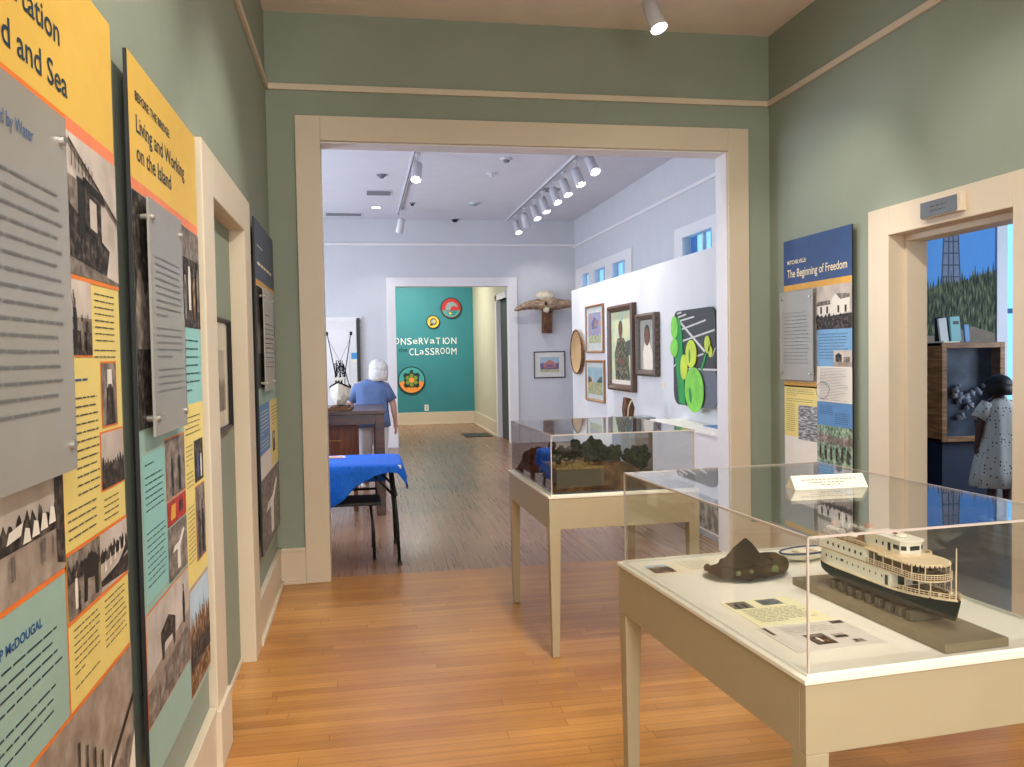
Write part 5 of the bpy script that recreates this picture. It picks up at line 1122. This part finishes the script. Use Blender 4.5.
# ------------------------------------------------------------------ gallery ceiling: tracks, spots, vents, detectors
def track(label, x, ya, yb, x2=None):
    x2 = x2 or x
    t = thing('lighting_track', label, 'light track', (x, ya, 3.70))
    MB().box(-.018, 0, -.012, .018, yb-ya, .02, 'lamp_white').build('rail', t); MB().box(-.007, .01, -.0125, .007, yb-ya-.01, -.0119, 'vent_grey').build('slot', t)
    return t
track('ceiling lighting track in the white gallery carrying only two lamps', .635, 8.0, 13.45)
track('ceiling lighting track in the white gallery crowded with eight lamps', 2.43, 8.0, 14.0-.1)
def lamp(label, loc, aim, e=0, col=(1, .95, .9), size=55, group=None, on=True, ceil_z=3.688, r=.056, L_=.22, gl=.5):
    t = thing('track_lamp', label, 'lamp', loc, 0, group)
    d = (Vector(aim)-Vector(loc)).normalized(); L0 = Vector(loc)
    MB().box(-.02, -.06, ceil_z-loc[2]-.02, .02, .06, ceil_z-loc[2], 'lamp_white').build('adapter', t)
    MB().tube([(0, 0, ceil_z-loc[2]-.02), (0, 0, .02)], .008, 'lamp_white', 8).build('stem', t)
    h = MB().tube([-d*.05, -d*.045, d*L_*.6, d*L_*.75], [r*.6, r*.92, r, r*1.04], 'lamp_white', 18, cap=False)
    h.tube([-d*.0501, -d*.05], [r*.6, r*.6], 'lamp_white', 18); h.tube([d*L_*.55, d*L_*.56], [r*.96, r*.96], 'lamp_white', 18); hd = h.build('lamp_head', t, smooth=True)
    if on: MB().tube([d*L_*.57, d*L_*.60], [r*gl, r*gl], 'lamp_glow', 18).build('lamp_face', hd)
    if e: 
        s_ = spot('track_light', L0+d*L_*.8, aim, e, col, size, .7, .03); 
    return t
WARM = (1.0, .92, .80); NEUT = (1.0, .95, .90)
aims = [((3.0, 7.4, 1.3), 1), ((3.0, 8.6, 1.5), 1), ((3.0, 9.3, 1.5), 0), ((3.0, 9.7, 1.5), 1), ((3.0, 10.6, 1.4), 0), ((3.0, 11.1, 1.5), 1), ((3.1, 14.0, 1.9), 0), ((3.0, 12.3, 1.2), 1)]
ys_ = [8.9, 9.5, 10.1, 10.65, 11.3, 11.9, 12.6, 13.3]
ord_ = ['first behind the wide opening', 'second behind the wide opening', 'third behind the wide opening', 'fourth behind the wide opening', 'fourth from the far wall', 'third from the far wall', 'second from the far wall', 'last one before the far wall']
for i_, ((aim, on), y, o_) in enumerate(zip(aims, ys_, ord_)):
    lamp('white spotlight on the crowded gallery track, %s' % o_, (2.43+.05, y, 3.55), aim, (18 if i_ == 6 else 42), NEUT, 70, 'spotlights on the crowded gallery track', True)
lamp('white spotlight on the two-lamp track, the one by the wide opening', (.66, 9.35, 3.54), (.3, 8.2, 1.2), 60, NEUT, 75, 'spotlights on the two-lamp gallery track')
lamp('white spotlight on the two-lamp track, the one by the far wall', (.66, 13.0, 3.52), (.2, 14.0, 1.4), 10, NEUT, 75, 'spotlights on the two-lamp gallery track')
def ceil(nm, label, cat, x, y, fn, z=3.72):
    t = thing(nm, label, cat, (x, y, z)); fn(t); return t
def vent(w_, d_, n):
    def f(t):
        MB().box(-w_/2, -d_/2, -.012, w_/2, d_/2, 0, 'lamp_white').build('frame', t); m_ = MB()
        m_.box(-w_/2+.012, -d_/2+.012, -.0125, w_/2-.012, d_/2-.012, -.012, 'vent_grey'); m_.build('grille', t)
    return f
ceil('ceiling_vent', 'short rectangular grey ceiling vent beside the two-lamp track', 'vent', .30, 11.75, vent(.34, .34, 5))
ceil('ceiling_vent', 'long narrow grey ceiling vent close to the far gallery wall', 'vent', -.2, 13.55, vent(.56, .28, 5))
ceil('ceiling_vent', 'dark square ceiling vent behind the crowded track of lamps', 'vent', 2.60, 11.35, vent(.26, .3, 5))
def det(r, m1, m2):
    def f(t): MB().tube([(0, 0, 0), (0, 0, -.02)], [r, r*.95], m1, 20).build('base_plate', t); MB().tube([(0, 0, -.02), (0, 0, -.045)], [r*.6, r*.45], m2, 16).build('sensor', t)
    return f
ceil('smoke_detector', 'round ceiling detector with a dark centre between the two tracks', 'detector', 1.69, 9.6, det(.07, 'lamp_white', 'vent_grey'))
ceil('smoke_detector', 'plain flat round ceiling detector behind the dark-centred one', 'detector', 1.64, 10.4, det(.06, 'lamp_white', 'lamp_white'))
ceil('smoke_detector', 'round beige ceiling detector in front of the black dome camera', 'detector', 1.70, 12.45, det(.08, 'lamp_white', 'medallion_grey'))
ceil('ceiling_speaker', 'small dark grey round fitting in front of the short ceiling vent', 'ceiling fitting', .31, 10.6, det(.06, 'vent_grey', 'vent_grey'))
ceil('ceiling_speaker', 'tiny dark round ceiling fitting beside the end of the two-lamp track', 'ceiling fitting', .80, 12.5, det(.04, 'vent_grey', 'lens_dark'))
t = ceil('dome_camera', 'black dome camera on ceiling near the far gallery wall', 'camera', 1.57, 13.85, lambda t: None)
MB().tube([(0, 0, 0), (0, 0, -.02)], [.07, .07], 'lamp_white', 18).build('base_plate', t); MB().ell((0, 0, -.025), (.055, .055, .045), 'lens_dark', 16, 10).build('dome', t, smooth=True)
t = ceil('downlight', 'lit round recessed downlight in the gallery ceiling', 'light', .29, 12.9, lambda t: None)
MB().tube([(0, 0, 0), (0, 0, -.008)], [.09, .09], 'lamp_white', 20).build('trim_ring', t); MB().tube([(0, 0, -.008), (0, 0, -.010)], [.06, .06], 'lamp_glow', 20).build('lamp_face', t)
d = bpy.data.lights.new('downlight_light', 'SPOT'); d.energy = 12; d.color = NEUT; d.spot_size = math.radians(110); d.spot_blend = .8; d.shadow_soft_size = .05; o = bpy.data.objects.new('downlight_light', d); COL.objects.link(o); o.location = (.29, 12.9, 3.70)

# green-room track lamps: one in view, the others above and behind the camera, last two added to brighten the back wall
lamp('lit white track lamp on the warm ceiling before the wide opening', (1.77, 4.95, 3.56), (2.15, 4.35, 1.9), 70, WARM, 70, None, True, CZ-.0, .05, .2, .9)
for y0_, aim, e, lab in ((3.4, (LX, 3.9, 1.6), 60, 'track lamp turned to the closed doorway'), (1.9, (LX, 2.5, 1.6), 55, 'track lamp turned to the living and working panel'), (.9, (LX, 1.5, 1.6), 55, 'track lamp turned to the nearest yellow panel'), (4.0, (RX, 5.1, 1.6), 60, 'track lamp turned to the tall blue panel'), (2.6, (RX, 3.4, 1.8), 45, 'track lamp turned to the right doorway'), (1.2, (1.3, 2.1, .8), 60, 'track lamp turned down on the near case'), (2.9, (.9, 4.2, 0), 80, 'track lamp turned down on the oak floor'), (2.2, (.3, 3.0, 0), 60, 'track lamp turned to the floor by the left wall'), (.35, (-.2, 5.75, 1.2), 80, 'added unseen lamp turned to the left leg of the wide opening'), (1.55, (2.7, 5.75, 1.1), 70, 'added unseen lamp turned to the right leg of the wide opening')):
    lamp(lab, (1.15 if aim[0] != RX else 1.3, y0_, 3.58), aim, e, WARM, 62, 'green room track lamps', True, CZ, .05, .2)

# ------------------------------------------------------------------ teal room
t = thing('wall_lettering', 'white wall lettering about conservation and the classroom on teal wall', 'lettering', (0, TY, 0))
def mixed(s, x, z, width, hgt_, alt):
    """one word with a few small raised letters"""
    n_ = len(s); out = []
    adv = {'I': .45, 'M': 1.2, 'N': 1.05, 'O': 1.1, 'o': 1.0, 'a': 1.0, 'e': .95}
    tot = sum(adv.get(c, .95) for c in s); cx_ = x
    for c in s:
        w_ = adv.get(c, .95)/tot*width
        text_mesh('letter', c.upper() if c not in 'ae' else c, hgt_*(1.38 if c.isupper() else 1.25), 'lettering_white', t, cx_+(w_*.28 if c == 'I' else 0), z+(0 if c.isupper() else hgt_*.12), .004, w_*(.34 if c == 'I' else .80), bold=0, thick=.002)
        cx_ += w_
mixed('CoNSeRVaTION', .60, 1.735, 1.48, .15, '')
mixed('CLaSSRooM', 1.04, 1.505, 1.04, .155, '')
text_mesh('small_word', 'the', .13, 'medallion_dark', t, .82, 1.58, .004, .18, thick=.002)
def medallion(label, x, z, r, fn):
    t = thing('wall_medallion', label, 'sign', (x, TY, z)); m_ = MB()
    m_.tube([(0, 0, 0), (0, -.03, 0)], [r, r], 'medallion_dark', 36); m_.build('disc', t)
    fn(t, r); return t
def md_fish(t, r):
    MB().disc((0, 0), r*.9, 'medallion_red', .031).build('red_field', t)
    MB().poly([(r*.86*math.cos(q), r*.86*math.sin(q)) for q in [PI+PI*.08+(PI*.84)*i/14 for i in range(15)]], .0316, 'medallion_teal').build('water_field', t)
    P = [(-.5, -.35), (-.55, .1), (-.3, .5), (.1, .6), (.5, .4), (.62, .1), (.3, .2), (0, .1), (-.1, -.2), (-.2, -.5)]
    MB().poly([(a*r, b*r) for a, b in P], .0322, 'medallion_grey').build('dolphin', t)
    m_ = MB()
    for k in range(3): m_.quad(-.5*r+k*.1*r, (-.3-k*.16)*r, .6*r-k*.1*r, (-.24-k*.16)*r, .0325, 'medallion_dark')
    m_.build('wave_line', t); MB().disc((-.1*r, -.5*r), r*.12, 'medallion_yellow', .0328, 12).build('yellow_spot', t)
def md_yellow(t, r):
    MB().disc((0, 0), r*.86, 'medallion_yellow', .031).build('yellow_field', t)
    m_ = MB(); m_.disc((.05*r, .05*r), r*.5, 'medallion_dark', .0315, 18).disc((.05*r, .05*r), r*.38, 'medallion_grey', .032, 18).disc((.2*r, .1*r), r*.18, 'medallion_yellow', .0325, 12).poly([(-.5*r, -.6*r), (-.1*r, -.5*r), (0, -.2*r), (-.4*r, -.3*r)], .033, 'medallion_dark'); m_.build('shell_mark', t)
def md_turtle(t, r):
    MB().disc((0, 0), r*.92, 'medallion_teal', .031, 36).build('teal_field', t)
    P = [(r*.92*math.cos(q), r*.92*math.sin(q)) for q in [PI*1.06+PI*.88*i/16 for i in range(17)]]+[(.45*r, .0), (0, .16*r), (-.45*r, 0)]
    MB().poly(P, .0314, 'medallion_orange').build('sand_mound', t)
    m_ = MB()
    for a in (.7, 2.45, 3.9, 5.5): m_.disc((.52*r*math.cos(a), .52*r*math.sin(a)), .2*r, 'medallion_dark', .0318, 12)
    m_.disc((0, .62*r), .13*r, 'medallion_dark', .0318, 12).disc((0, 0), .55*r, 'medallion_dark', .032, 24); m_.build('turtle_outline', t)
    m_ = MB()
    for k in range(6): a = PI/6+k*PI/3; m_.disc((.33*r*math.cos(a), .33*r*math.sin(a)), .15*r, 'medallion_green', .0324, 10)
    m_.disc((0, 0), .2*r, 'medallion_orange', .0326, 14); m_.build('turtle_shell', t)
medallion('round red emblem with a grey leaping dolphin, highest on teal wall', 1.963, 2.51, .228, md_fish)
medallion('smallest round yellow emblem, middle of the teal wall', 1.567, 2.215, .145, md_yellow)
medallion('largest round emblem with a turtle on orange sand, lower teal wall', 1.079, .97, .295, md_turtle)
t = thing('wall_outlet', 'small white electrical outlet low on the teal wall', 'outlet', (1.39, TY, .30))
MB().box(-.045, -.008, 0, .045, 0, .13, 'plastic_white').build('cover_plate', t, bevel=.002); MB().box(-.015, -.009, .03, .015, -.008, .055, 'vent_grey').box(-.015, -.009, .075, .015, -.008, .10, 'vent_grey').build('socket', t)
t = thing('floor_mat', 'small dark mat on floor by the dark doorway of the teal room', 'mat', (2.15, 15.6, 0))
MB().box(-.3, -.35, 0, .2, .35, .012, 'black_board').build('mat_pad', t, bevel=.004)

# ------------------------------------------------------------------ side room beyond the right doorway
t = thing('wall_mural', 'beach dune and lighthouse mural covering the side room wall', 'mural', (5.0, SY, 0))
MB().box(-1.2, -.012, .9, 1.48, 0, 3.1, 'mural_sky').build('sky_print', t)
dn = [(-1.2, .9), (1.48, .9), (1.48, 2.28)]; rnd = random.Random(2); x = 1.46
while x > -1.2:
    z = 2.02+.24*max(0, min(1, (x-.5)/1.0)); dn.append((x, z+rnd.uniform(-.02, .02))); dn.append((x-.012, z+rnd.uniform(.02, .13))); x -= .03
MB().poly(dn, .0125, 'mural_grass').build('dune_print', t)
MB().poly([(-1.2, .9), (1.48, .9), (1.48, 1.62), (1.2, 1.70), (.9, 1.60), (.4, 1.62), (-1.2, 1.58)], .0128, 'mural_sand').build('sand_print', t)
m_ = MB(); m_.poly([(.85, 2.05), (1.07, 2.05), (1.02, 3.1), (.90, 3.1)], .0122, 'mural_tower')
for k in range(9): z = 2.08+k*.12; m_.poly([(.85+k*.006, z), (1.07-k*.006, z), (1.07-k*.006, z+.012), (.85+k*.006, z+.012)], .0123, 'mural_line')
for a, b in ((.85, .90), (1.07, 1.02), (.93, .94), (.99, .98)): m_.poly([(a-.008, 2.05), (a+.008, 2.05), (b+.006, 3.1), (b-.006, 3.1)], .0124, 'mural_line')
m_.build('lighthouse_print', t)
# navy wainscot below the mural
struct('trim_8', MB().box(3.9, SY-.04, 0, 6.48, SY, .9, 'navy_paint'))
t = thing('display_cabinet', 'oak framed exhibit cabinet with dark glass front under the mural', 'cabinet', (5.54, 6.95, 0))
m_ = MB(); x0, x1, y0_, y1_, z0, z1 = -.325, .325, 0, .62, .62, 1.53
m_.box(x0, y0_, z0, x0+.03, y1_, z1, 'oak_wood').box(x1-.03, y0_, z0, x1, y1_, z1, 'oak_wood').box(x0, y0_, z1-.03, x1, y1_, z1, 'oak_wood').box(x0, y0_, z0, x1, y1_, z0+.03, 'oak_wood').box(x0, y1_-.02, z0, x1, y1_, z1, 'oak_wood'); m_.build('carcass', t, bevel=.003)
m_ = MB(); m_.box(x0, -.018, z0, x0+.05, 0, z1, 'oak_wood').box(x1-.05, -.018, z0, x1, 0, z1, 'oak_wood').box(x0+.05, -.018, z1-.05, x1-.05, 0, z1, 'oak_wood').box(x0+.05, -.018, z0, x1-.05, 0, z0+.05, 'oak_wood'); m_.build('front_frame', t, bevel=.003)
MB().box(x0+.03, .12, z0+.03, x1-.03, .13, z1-.03, 'exhibit_night').build('exhibit_backdrop', t)
MB().box(x0+.05, -.008, z0+.05, x1-.05, -.004, z1-.05, 'picture_glass').build('glass_pane', t)
for q in range(16):
    rq = random.Random(q); MB().blob((rq.uniform(-.15, .2), .09, z0+.18+rq.random()*.34), rq.uniform(.018, .034), 'coral_white', q, .6, 9, 6).build('coral', t, smooth=True)
MB().box(-.25, .08, 0, .30, .6, z0, 'navy_paint').build('base_box', t)
MB().box(x0+.08, -.0, z1+.0005, x1-.1, .3, z1+.001, 'oak_wood').build('top_inlay', t)
t = thing('brochure_holder', 'black holder behind the upright booklets on the oak cabinet', 'holder', (5.43, 7.12, 1.5312))
MB().box(-.08, .02, 0, .10, .10, .24, 'black_board').build('holder_back', t, bevel=.004)
t = thing('booklet', 'white upright booklet standing on top of the oak framed cabinet', 'book', (5.36, 7.08, 1.5312)); m_ = MB().box(-.05, -.012, 0, .03, .012, .22, 'print_white'); m_.xf(Matrix.Rotation(-.14, 4, 'Y')@Matrix.Translation((0, 0, .012))); m_.build('cover', t)
t = thing('booklet', 'pale teal upright booklet standing beside the white booklet', 'book', (5.47, 7.08, 1.5312)); m_ = MB().box(-.05, -.012, 0, .05, .012, .23, 'print_aqua'); m_.xf(Matrix.Rotation(-.10, 4, 'Y')@Matrix.Translation((0, 0, .012))); m_.build('cover', t); MB().box(-.04, -.0135, .17, .02, -.0125, .20, 'medallion_dark').build('title_block', t)
t = thing('booklet', 'smallest blue booklet standing at the end of the booklets', 'book', (5.57, 7.06, 1.5312)); m_ = MB().box(-.02, -.01, 0, .025, .01, .16, 'print_blue'); m_.xf(Matrix.Rotation(-.1, 4, 'Y')@Matrix.Translation((0, 0, .006))); m_.build('cover', t)
t = thing('open_leaflet', 'cream leaflet lying flat on top of the oak framed cabinet', 'paper', (5.36, 7.0, 1.5312), .1)
MB().box(-.12, -.04, 0, .06, .12, .012, 'paper').build('sheet', t)

# ------------------------------------------------------------------ people
def skin(name, V, E, mt, parent, sub=2, smooth=True):
    me = bpy.data.meshes.new(name+'_t'); me.from_pydata([v[:3] for v in V], E, []); o = bpy.data.objects.new(name+'_t', me); COL.objects.link(o)
    md = o.modifiers.new('s', 'SKIN'); md.use_smooth_shade = True
    sv = me.skin_vertices[0].data
    for i, v in enumerate(V): sv[i].radius = (v[3], v[4] if len(v) > 4 else v[3]); sv[i].use_root = (i == 0)
    s2 = o.modifiers.new('u', 'SUBSURF'); s2.levels = sub; s2.render_levels = sub
    dg = bpy.context.evaluated_depsgraph_get(); m2 = bpy.data.meshes.new_from_object(o.evaluated_get(dg)); bpy.data.objects.remove(o)
    m2.name = name; m2.materials.clear(); m2.materials.append(MATS[mt]); m2.polygons.foreach_set('use_smooth', [True]*len(m2.polygons))
    r = bpy.data.objects.new(name, m2); COL.objects.link(r); r.parent = parent
    return r
def person(nm, label, loc, rot, S, skin_m, arms, legs_r=1.0, hd=0.0):
    """unit figure 1.62 m tall scaled by S, facing +y; arms = [(elbow, wrist, finger direction)] for left(-x), right(+x)"""
    t = thing(nm, label, 'person', loc, rot)
    s = lambda v: tuple(c*S for c in v)
    V = [s((0, 0, .93, .125, .10)), s((0, 0, 1.05, .115, .088)), s((0, .0, 1.20, .13, .095)), s((0, -.005, 1.31, .12, .085)), s((hd*.5, -.005, 1.39, .052, .052)), s((hd, .01, 1.45, .05, .055)), s((hd, .02, 1.505, .070, .085)), s((hd, .015, 1.57, .070, .082)), s((hd, .005, 1.60, .045, .05))]
    E = [(0, 1), (1, 2), (2, 3), (3, 4), (4, 5), (5, 6), (6, 7), (7, 8)]
    for sx, (el, wr, fd) in zip((-1, 1), arms):
        sh = (sx*.165, -.005, 1.335); b = len(V)
        V += [s(sh+(.052,)), s(tuple(el)+(.040,)), s(tuple((Vector(el)+Vector(wr))/2)+(.036,)), s(tuple(wr)+(.025, .022))]
        E += [(3, b), (b, b+1), (b+1, b+2), (b+2, b+3)]
        f = Vector(fd).normalized(); wv = Vector(wr); side = f.cross(Vector((sx, .3, 0))).normalized()
        palm = wv+f*.06; V.append(s(tuple(palm)+(.034, .018))); E.append((b+3, b+4)); pi_ = b+4
        for k, (off, ln_) in enumerate(((-.026, .065), (-.009, .075), (.009, .072), (.026, .056))):
            p1 = palm+side*off+f*.03; p2 = p1+f*ln_*.5; p3 = p2+(f*.9+Vector((-sx*.35, .2, 0))).normalized()*ln_*.5; j = len(V)
            V += [s(tuple(p1)+(.0095,)), s(tuple(p2)+(.0085,)), s(tuple(p3)+(.007,))]; E += [(pi_, j), (j, j+1), (j+1, j+2)]
        th = wv+f*.03+side*-.03; j = len(V); V += [s(tuple(th)+(.012,)), s(tuple(th+(f*.8-side*.6).normalized()*.04)+(.009,))]; E += [(b+3, j), (j, j+1)]
    for sx in (-1, 1):
        b = len(V)
        V += [s((sx*.085, 0, .86, .088*legs_r)), s((sx*.09, .0, .50, .055*legs_r)), s((sx*.09, -.012, .33, .054*legs_r)), s((sx*.09, -.01, .09, .035)), s((sx*.09, .01, .045, .036)), s((sx*.10, .12, .035, .038, .026)), s((sx*.10, .17, .028, .030, .02))]
        E += [(0, b)]+[(b+i, b+i+1) for i in range(6)]
    o = skin('body', V, E, skin_m, t)
    fc = MB()   # face parts
    fc.ell(s((hd, .105, 1.50)), s((.013, .018, .022)), skin_m, 10, 7); fc.build('nose', t, smooth=True)
    for sx in (-1, 1):
        MB().ell(s((hd+sx*.032, .092, 1.528)), s((.014, .008, .008)), 'print_white', 10, 6).build('eye', t, smooth=True)
        MB().ell(s((hd+sx*.076, .01, 1.51)), s((.010, .020, .030)), skin_m, 8, 6).build('ear', t, smooth=True)
    MB().ell(s((hd, .096, 1.462)), s((.024, .008, .007)), 'medallion_red' if 0 else 'art_pink', 10, 6).build('mouth', t, smooth=True)
    return t
def garment_torso(parent, S, name, mt, prof, n=36, fold=0, tw=0):
    m_ = MB(); rings = []
    for i, (z, rx, ry, cy_) in enumerate(prof):
        r = []
        for k in range(n):
            a = 2*PI*k/n; w_ = 1+fold*(len(prof)-1-i if tw else i)/len(prof)*math.sin(a*9+.7*math.sin(a*2))
            r.append((S*rx*w_*math.copysign(abs(math.cos(a))**.85, math.cos(a)), S*(cy_+ry*w_*math.copysign(abs(math.sin(a))**.85, math.sin(a))), S*z))
        rings.append(r)
    m_.loft(rings, mt, cap=False); o = m_.build(name, parent, smooth=True); so = o.modifiers.new('t', 'SOLIDIFY'); so.thickness = .004; return o
def sleeve(parent, S, name, mt, a, b, r0_, r1_):
    a, b = Vector(a)*S, Vector(b)*S; m_ = MB(); m_.tube([a, a.lerp(b, .35), b], [r0_*S, (r0_*.55+r1_*.5)*S, r1_*S], mt, 16, cap=False)
    o = m_.build(name, parent, smooth=True); so = o.modifiers.new('t', 'SOLIDIFY'); so.thickness = .004; return o
# woman in a blue shirt, seen from behind, turned a little to the right
S = .905
armsW = [((-.25, .02, 1.08), (-.225, .22, .98), (.25, 1, -.25)), ((.245, -.01, 1.07), (.265, .05, .84), (.02, .12, -1))]
t = person('person', 'white haired person in blue shirt and white trousers seen from behind', (.12, 9.72, 0), -.05, S, 'skin_light', armsW, 1.05, .085)
t.scale = (1.08, 1.05, .975)
garment_torso(t, S, 'shirt', 'blue_shirt', [(.80, .205, .15, 0), (.9, .195, .145, 0), (1.02, .185, .135, 0), (1.15, .185, .13, 0), (1.25, .198, .125, 0), (1.315, .205, .11, -.005), (1.35, .185, .10, -.005), (1.375, .13, .085, -.005), (1.395, .09, .07, 0), (1.405, .07, .062, 0)], fold=.05, tw=1)
sleeve(t, S, 'shirt_sleeve', 'blue_shirt', (-.13, -.005, 1.325), (-.238, .01, 1.13), .070, .062); sleeve(t, S, 'shirt_sleeve', 'blue_shirt', (.13, -.005, 1.325), (.232, -.01, 1.13), .070, .062)
garment_torso(t, S, 'trouser_seat', 'white_trousers', [(.78, .17, .12, 0), (.84, .18, .135, 0), (.95, .165, .13, 0), (.98, .16, .12, 0)])
for sx in (-1, 1):
    m_ = MB(); m_.tube([Vector((sx*.085, 0, .88))*S, Vector((sx*.09, 0, .5))*S, Vector((sx*.09, -.01, .10))*S], [.108*S, .082*S, .075*S], 'white_trousers', 18, cap=False); o = m_.build('trouser_leg', t, smooth=True)
    m_ = MB(); m_.ell(Vector((sx*.10, .07, .04))*S, (.05*S, .14*S, .042*S), 'shoe_white', 14, 8); m_.build('shoe', t, smooth=True)
hr = MB(); HD = .085
def hairfn(v): d = v-Vector((HD, -.01, 1.53))*S; return v+d*.14*noise.noise(v*20)
hr.ell(Vector((HD, -.022, 1.545))*S, (.106*S, .112*S, .118*S), 'white_hair', 22, 14, hairfn)
hr.loft([[((HD+(r_)*math.cos(PI*.95+PI*1.1*k/18))*S, (-.02+r_*.95*math.sin(PI*.95+PI*1.1*k/18))*S, (z-.008*math.sin(k*1.7))*S) for k in range(19)]+[((HD+(r_-.035)*math.cos(PI*2.05-PI*1.1*k/18))*S, (-.02+(r_-.035)*.95*math.sin(PI*2.05-PI*1.1*k/18))*S, z*S) for k in range(19)] for z, r_ in ((1.55, .106), (1.48, .112), (1.42, .108), (1.385, .092))], 'white_hair')
hr.build('hair', t, smooth=True)
# handbag hanging at her left side
t = thing('handbag', 'brown and dark handbag hanging beside the white haired person', 'bag', (-.125, 9.54, 0), .1)
m_ = MB(); m_.ell((0, 0, .70), (.07, .05, .16), 'bag_brown', 16, 10); m_.build('bag_body', t, smooth=True); m_ = MB(); m_.ell((.01, -.012, .80), (.066, .05, .06), 'bag_dark', 14, 8); m_.build('flap', t, smooth=True)
m_ = MB(); m_.tube([(-.05, 0, .80), (-.05, .03, .92), (-.02, .10, .985), (.04, .05, .93), (.05, 0, .82)], .007, 'bag_dark', 8); m_.build('strap', t, smooth=True)
# girl in a dotted dress
S = .755
armsG = [((-.235, -.02, 1.08), (-.235, .03, .86), (.05, .15, -1)), ((.235, -.02, 1.08), (.23, .04, .86), (-.05, .15, -1))]
t = person('person', 'child with black bobbed hair in white dotted dress in side room', (5.27, 6.30, 0), -.1, S, 'skin_brown', armsG, .85)
garment_torso(t, S, 'dress', 'dotted_dress', [(.42, .30, .24, 0), (.6, .27, .21, 0), (.85, .225, .175, 0), (1.05, .19, .145, 0), (1.2, .18, .13, 0), (1.30, .18, .115, 0), (1.355, .15, .09, 0), (1.39, .085, .072, 0), (1.40, .072, .062, 0)], fold=.08, tw=1)
for sx in (-1, 1): sleeve(t, S, 'dress_sleeve', 'dotted_dress', (sx*.13, -.005, 1.34), (sx*.24, -.005, 1.17), .07, .085)
hr = MB(); hr.ell(Vector((0, -.008, 1.55))*S, (.135*S, .125*S, .115*S), 'black_hair', 24, 14, lambda v: v+(v-Vector((0, 0, 1.55))*S)*.05*noise.noise(v*24))
hr.loft([[(r_*S*math.cos(PI*.94+PI*1.12*k/18), (-.008+r_*.92*math.sin(PI*.94+PI*1.12*k/18))*S, z*S) for k in range(19)]+[((r_-.04)*S*math.cos(PI*2.06-PI*1.12*k/18), (-.008+(r_-.04)*.92*math.sin(PI*2.06-PI*1.12*k/18))*S, z*S) for k in range(19)] for z, r_ in ((1.56, .135), (1.5, .146), (1.455, .140), (1.435, .125))], 'black_hair')
hr.build('hair', t, smooth=True)
for sx in (-1, 1): m_ = MB(); m_.ell(Vector((sx*.10, .07, .035))*S, (.048*S, .13*S, .04*S), 'shoe_white', 12, 8); m_.build('shoe', t, smooth=True)
# porch seen through the gallery's high windows
t = thing('porch_railing', 'pale blue porch posts outside the high gallery windows', 'porch', (4.6, 10.5, 2.0))
for k in range(9): MB().box(-.04, -2.9+k*.72, -.2, .04, -2.82+k*.72, 1.1, 'porch_blue').build('post', t)
MB().box(-.05, -3.1, .62, .05, 3.3, .70, 'porch_white').build('top_beam', t)
